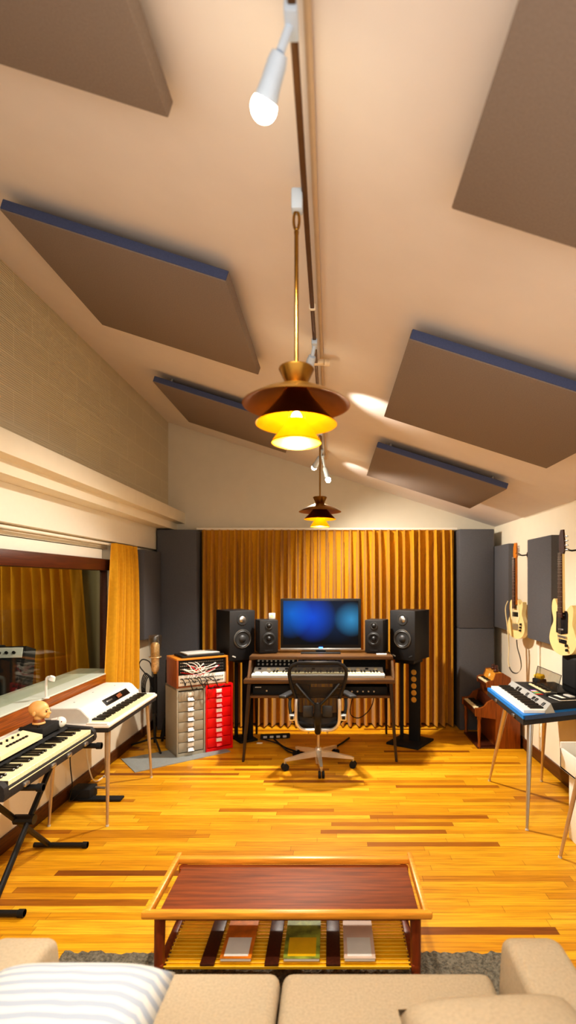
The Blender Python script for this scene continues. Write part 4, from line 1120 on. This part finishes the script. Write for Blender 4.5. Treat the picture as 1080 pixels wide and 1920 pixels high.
for lab, x0, x1, ms_ in (('orange and cream magazine on the coffee table shelf', -.435, -.315, ('card', 'orange')), ('green and yellow picture magazine on the coffee table shelf', -.185, -.045, ('card', 'green')), ('pale plain magazine on the coffee table shelf', .055, .175, ('card', 'pinkw'))):
    t = thing('magazine', lab, 'magazine', ((x0 + x1) / 2, 2.25, .2035))
    hw = (x1 - x0) / 2
    MB().box((-hw, -.15, 0), (hw, .14, .012), .001).build('pages', M[ms_[0]], t)
    MB().box((-hw - .002, -.152, .0115), (hw + .002, .142, .0135)).build('cover', M[ms_[1]], t)
    MB().box((-hw * .8, -.14, .0135), (hw * .8, -.03, .0145)).build('cover_picture', M['yellow'] if ms_[1] == 'green' else M['card'], t)

# rug: shaggy pile on a displaced grid
mb = MB(); nx, ny = 110, 60; vs = []; fs = []; rr = random.Random(2)
for j in range(ny + 1):
    for i in range(nx + 1):
        e = min(i, nx - i, j, ny - j)
        vs.append((-1.22 + 2.14 * i / nx + rr.uniform(-.006, .006), 1.3 + 1.13 * j / ny + rr.uniform(-.006, .006), .003 if e == 0 else .014 + rr.uniform(0, .016)))
for j in range(ny):
    for i in range(nx):
        q = j * (nx + 1) + i; fs.append((q, q + 1, q + nx + 2, q + nx + 1))
mb.add(vs, fs).build('rug', M['rug'], label='shaggy grey rug under the coffee table and sofa', cat='rug')

# ------------------------------------------------------------------ sofa and cushions
def soft_box(name, lo, hi, m, parent, b=.05, w=True, puff=0., **kw):
    mb = MB(); mb.box(lo, hi, b, 4)
    o = mb.build(name, m, parent, w=w, smooth=80, **kw)
    return o
sf = thing('sofa', 'oatmeal fabric sofa seen from behind its back, facing the coffee table', 'sofa', (-.16, 1.3, 0))
soft_box('seat_cushion', (-.845, .95, .27), (-.163, 1.755, .425), M['sofa'], sf, .035)
soft_box('seat_cushion', (-.157, .95, .27), (.525, 1.755, .425), M['sofa'], sf, .035)
def sofa_arm(x0, x1):
    mb = MB()
    # sloped front like a wedge that widens toward the floor
    prof = [(.80, .05), (1.70, .05), (1.72, .40), (1.69, .575), (1.63, .60), (.80, .60)]
    x = bmesh.new()
    a = [x.verts.new((x0, y, z)) for y, z in prof]; c = [x.verts.new((x1, y, z)) for y, z in prof]
    n = len(prof); x.faces.new(a[::-1]); x.faces.new(c)
    for i in range(n): x.faces.new((a[i], a[(i + 1) % n], c[(i + 1) % n], c[i]))
    bmesh.ops.recalc_face_normals(x, faces=x.faces[:])
    bmesh.ops.bevel(x, geom=x.edges[:], offset=.03, segments=4, profile=.5, affect='EDGES')
    mb.bm(x); return mb.build('armrest', M['sofa'], sf, w=True, smooth=80)
sofa_arm(-1.05, -.855); sofa_arm(.535, .71)
soft_box('seat_base', (-.86, .85, .10), (.54, 1.70, .275), M['sofa'], sf, .02)
soft_box('backrest', (-.9, .62, .10), (.58, .84, .78), M['sofa'], sf, .04)
for x in (-.95, .62):
    for y in (.86, 1.62): MB().cyl((x, y, .03), (x, y, .101), .018, .024).build('leg', M['pianodark'], sf, w=True)

def cushion(label, loc, rot, w, h, t_, m, name='throw_pillow'):
    n = 18; vs = []; fs = []
    for s in (1, -1):
        for j in range(n + 1):
            for i in range(n + 1):
                u = -1 + 2 * i / n; v = -1 + 2 * j / n
                k = (max(0, 1 - u ** 4) * max(0, 1 - v ** 4)) ** .5
                pin = 1 - .06 * (1 - abs(u)) * 0 - .07 * (u * u * (1 - v * v) * 0)
                vs.append((u * w / 2 * (1 - .05 * (1 - u * u) * 0), v * h / 2, s * t_ / 2 * k))
    for s in (0, 1):
        o_ = s * (n + 1) ** 2
        for j in range(n):
            for i in range(n):
                q = o_ + j * (n + 1) + i; fs.append((q, q + 1, q + n + 2, q + n + 1))
    o = MB().add(vs, fs).build(name, m, smooth=80, label=label, cat='cushion')
    o.location = loc; o.rotation_euler = rot
    me = o.data
    b = bmesh.new(); b.from_mesh(me); bmesh.ops.remove_doubles(b, verts=b.verts[:], dist=.0005); bmesh.ops.recalc_face_normals(b, faces=b.faces[:]); b.to_mesh(me); b.free()
    return o
cushion('pale blue-grey striped pillow lying on the sofa seat', (-.69, 1.27, .512), (R(3), R(-2), R(-3)), .50, .46, .16, M['pillow'])
cushion('plain beige pillow at the other end of the sofa from the striped one', (.42, 1.19, .508), (R(2), R(2), R(6)), .46, .42, .15, M['sofa'])

# ------------------------------------------------------------------ booth furniture behind the glass
am = thing('guitar_amplifier', 'black guitar amplifier with a silver control panel behind the glass', 'amplifier', (-2.80, 4.32, .70))
am.rotation_euler = (R(-14), 0, R(10))
MB().prism([(-.13, 0), (-.085, .46), (.13, .46), (.13, 0)], -.30, .30, 'x').build('cabinet', M['tolex'], am, smooth=20)
pan = MB().obox((0, -.102, .405), (.56, .01, .085), (R(5.6) * -1, 0, 0), .002).build('control_panel', M['panel'], am)
for k in range(9):
    MB().cyl((-.22 + k * .055, -.105, .402), (-.22 + k * .055, -.125, .405), .012, n=12).build('knob', M['black'], pan)
MB().obox((0, -.122, .19), (.55, .012, .33), (R(-5.6), 0, 0), .002).build('grille_cloth', M['blackm'], am)
MB().box((-.10, .0, .46), (.10, .03, .485), .008).build('handle', M['black'], am)
fc = thing('flight_case', 'dark flight case under the amplifier behind the glass', 'case', (-2.80, 4.40, 0), R(10))
MB().box((-.34, -.2, 0), (.34, .2, .655), .01).build('body', M['tolex'], fc)
for x in (-.3, .3):
    MB().box((x - .02, -.205, .1), (x + .02, -.198, .6), .002).build('corner_strip', M['silver'], fc)
# ------------------------------------------------------------------ lights
def light(typ, name, loc, energy, color=(1, .86, .66), target=None, **kw):
    d = bpy.data.lights.new(name, typ); d.energy = energy; d.color = color
    for k, v in kw.items(): setattr(d, k, v)
    o = bpy.data.objects.new(name, d); COL.objects.link(o); o.location = loc
    if target is not None:
        o.rotation_euler = (Vector(target) - Vector(loc)).to_track_quat('-Z', 'Y').to_euler()
    return o
WARM = (1., .82, .60); NEUT = (1., .93, .83)
light('POINT', 'pendant_glow', (-.109, 1.70, 2.10), 12, WARM, shadow_soft_size=.04)
light('POINT', 'pendant_glow', (-.086, 4.30, 2.10), 7, WARM, shadow_soft_size=.04)
light('SPOT', 'spot_beam', (-.165, 1.26, 2.75), 125, NEUT, (-.45, 2.5, 0), spot_size=R(104), spot_blend=.9, shadow_soft_size=.05)
light('SPOT', 'spot_beam', (-.16, 2.93, 2.74), 60, NEUT, (-1.5, 3.5, .5), spot_size=R(120), spot_blend=.8, shadow_soft_size=.05)
light('SPOT', 'spot_beam', (-.18, 5.15, 2.74), 210, NEUT, (-.3, 4.0, 0), spot_size=R(140), spot_blend=.7, shadow_soft_size=.04)
light('SPOT', 'spot_beam', (-.02, 5.14, 2.64), 110, NEUT, (1.1, 5.6, .8), spot_size=R(150), spot_blend=.8, shadow_soft_size=.04)
light('SPOT', 'spot_wash', (-.06, 3.45, 2.74), 14, NEUT, (.31, 3.62, 2.885), spot_size=R(50), spot_blend=.9, shadow_soft_size=.03)
light('SPOT', 'spot_wash', (-.02, 5.36, 2.70), 9, NEUT, (.30, 5.66, 2.885), spot_size=R(46), spot_blend=.9, shadow_soft_size=.03)
light('AREA', 'room_fill', (-.1, .35, 2.0), 22, (1, .91, .82), (-.1, 5, 1.6), shape='RECTANGLE', size=3.2, size_y=1.6)
light('AREA', 'booth_fill', (-3.5, 4.9, 2.38), 26, WARM, (-3.4, 6.0, 1.0), shape='RECTANGLE', size=1.2, size_y=1.2)  # unseen fill added to brighten the booth behind the glass
w = bpy.data.worlds.new('room_world'); scene.world = w; w.use_nodes = True
w.node_tree.nodes['Background'].inputs[0].default_value = (1., .9, .8, 1)
w.node_tree.nodes['Background'].inputs[1].default_value = .24

# ------------------------------------------------------------------ camera
cd = bpy.data.cameras.new('camera'); cam = bpy.data.objects.new('camera', cd); COL.objects.link(cam)
cam.location = (0, 0, CAM_H); cam.rotation_euler = (PI / 2, 0, 0)
cd.sensor_fit = 'VERTICAL'; cd.sensor_height = 36; cd.sensor_width = 36 * 1080 / 1920
cd.lens = 1000 / 1920 * 36
cd.shift_x = -80 / 1920; cd.shift_y = 130 / 1920
cd.clip_start = .05
cd.dof.use_dof = True; cd.dof.focus_distance = 3.3; cd.dof.aperture_fstop = 1.6
scene.camera = cam
scene.view_settings.view_transform = 'Standard'
scene.view_settings.look = 'Medium High Contrast'
scene.view_settings.exposure = .35
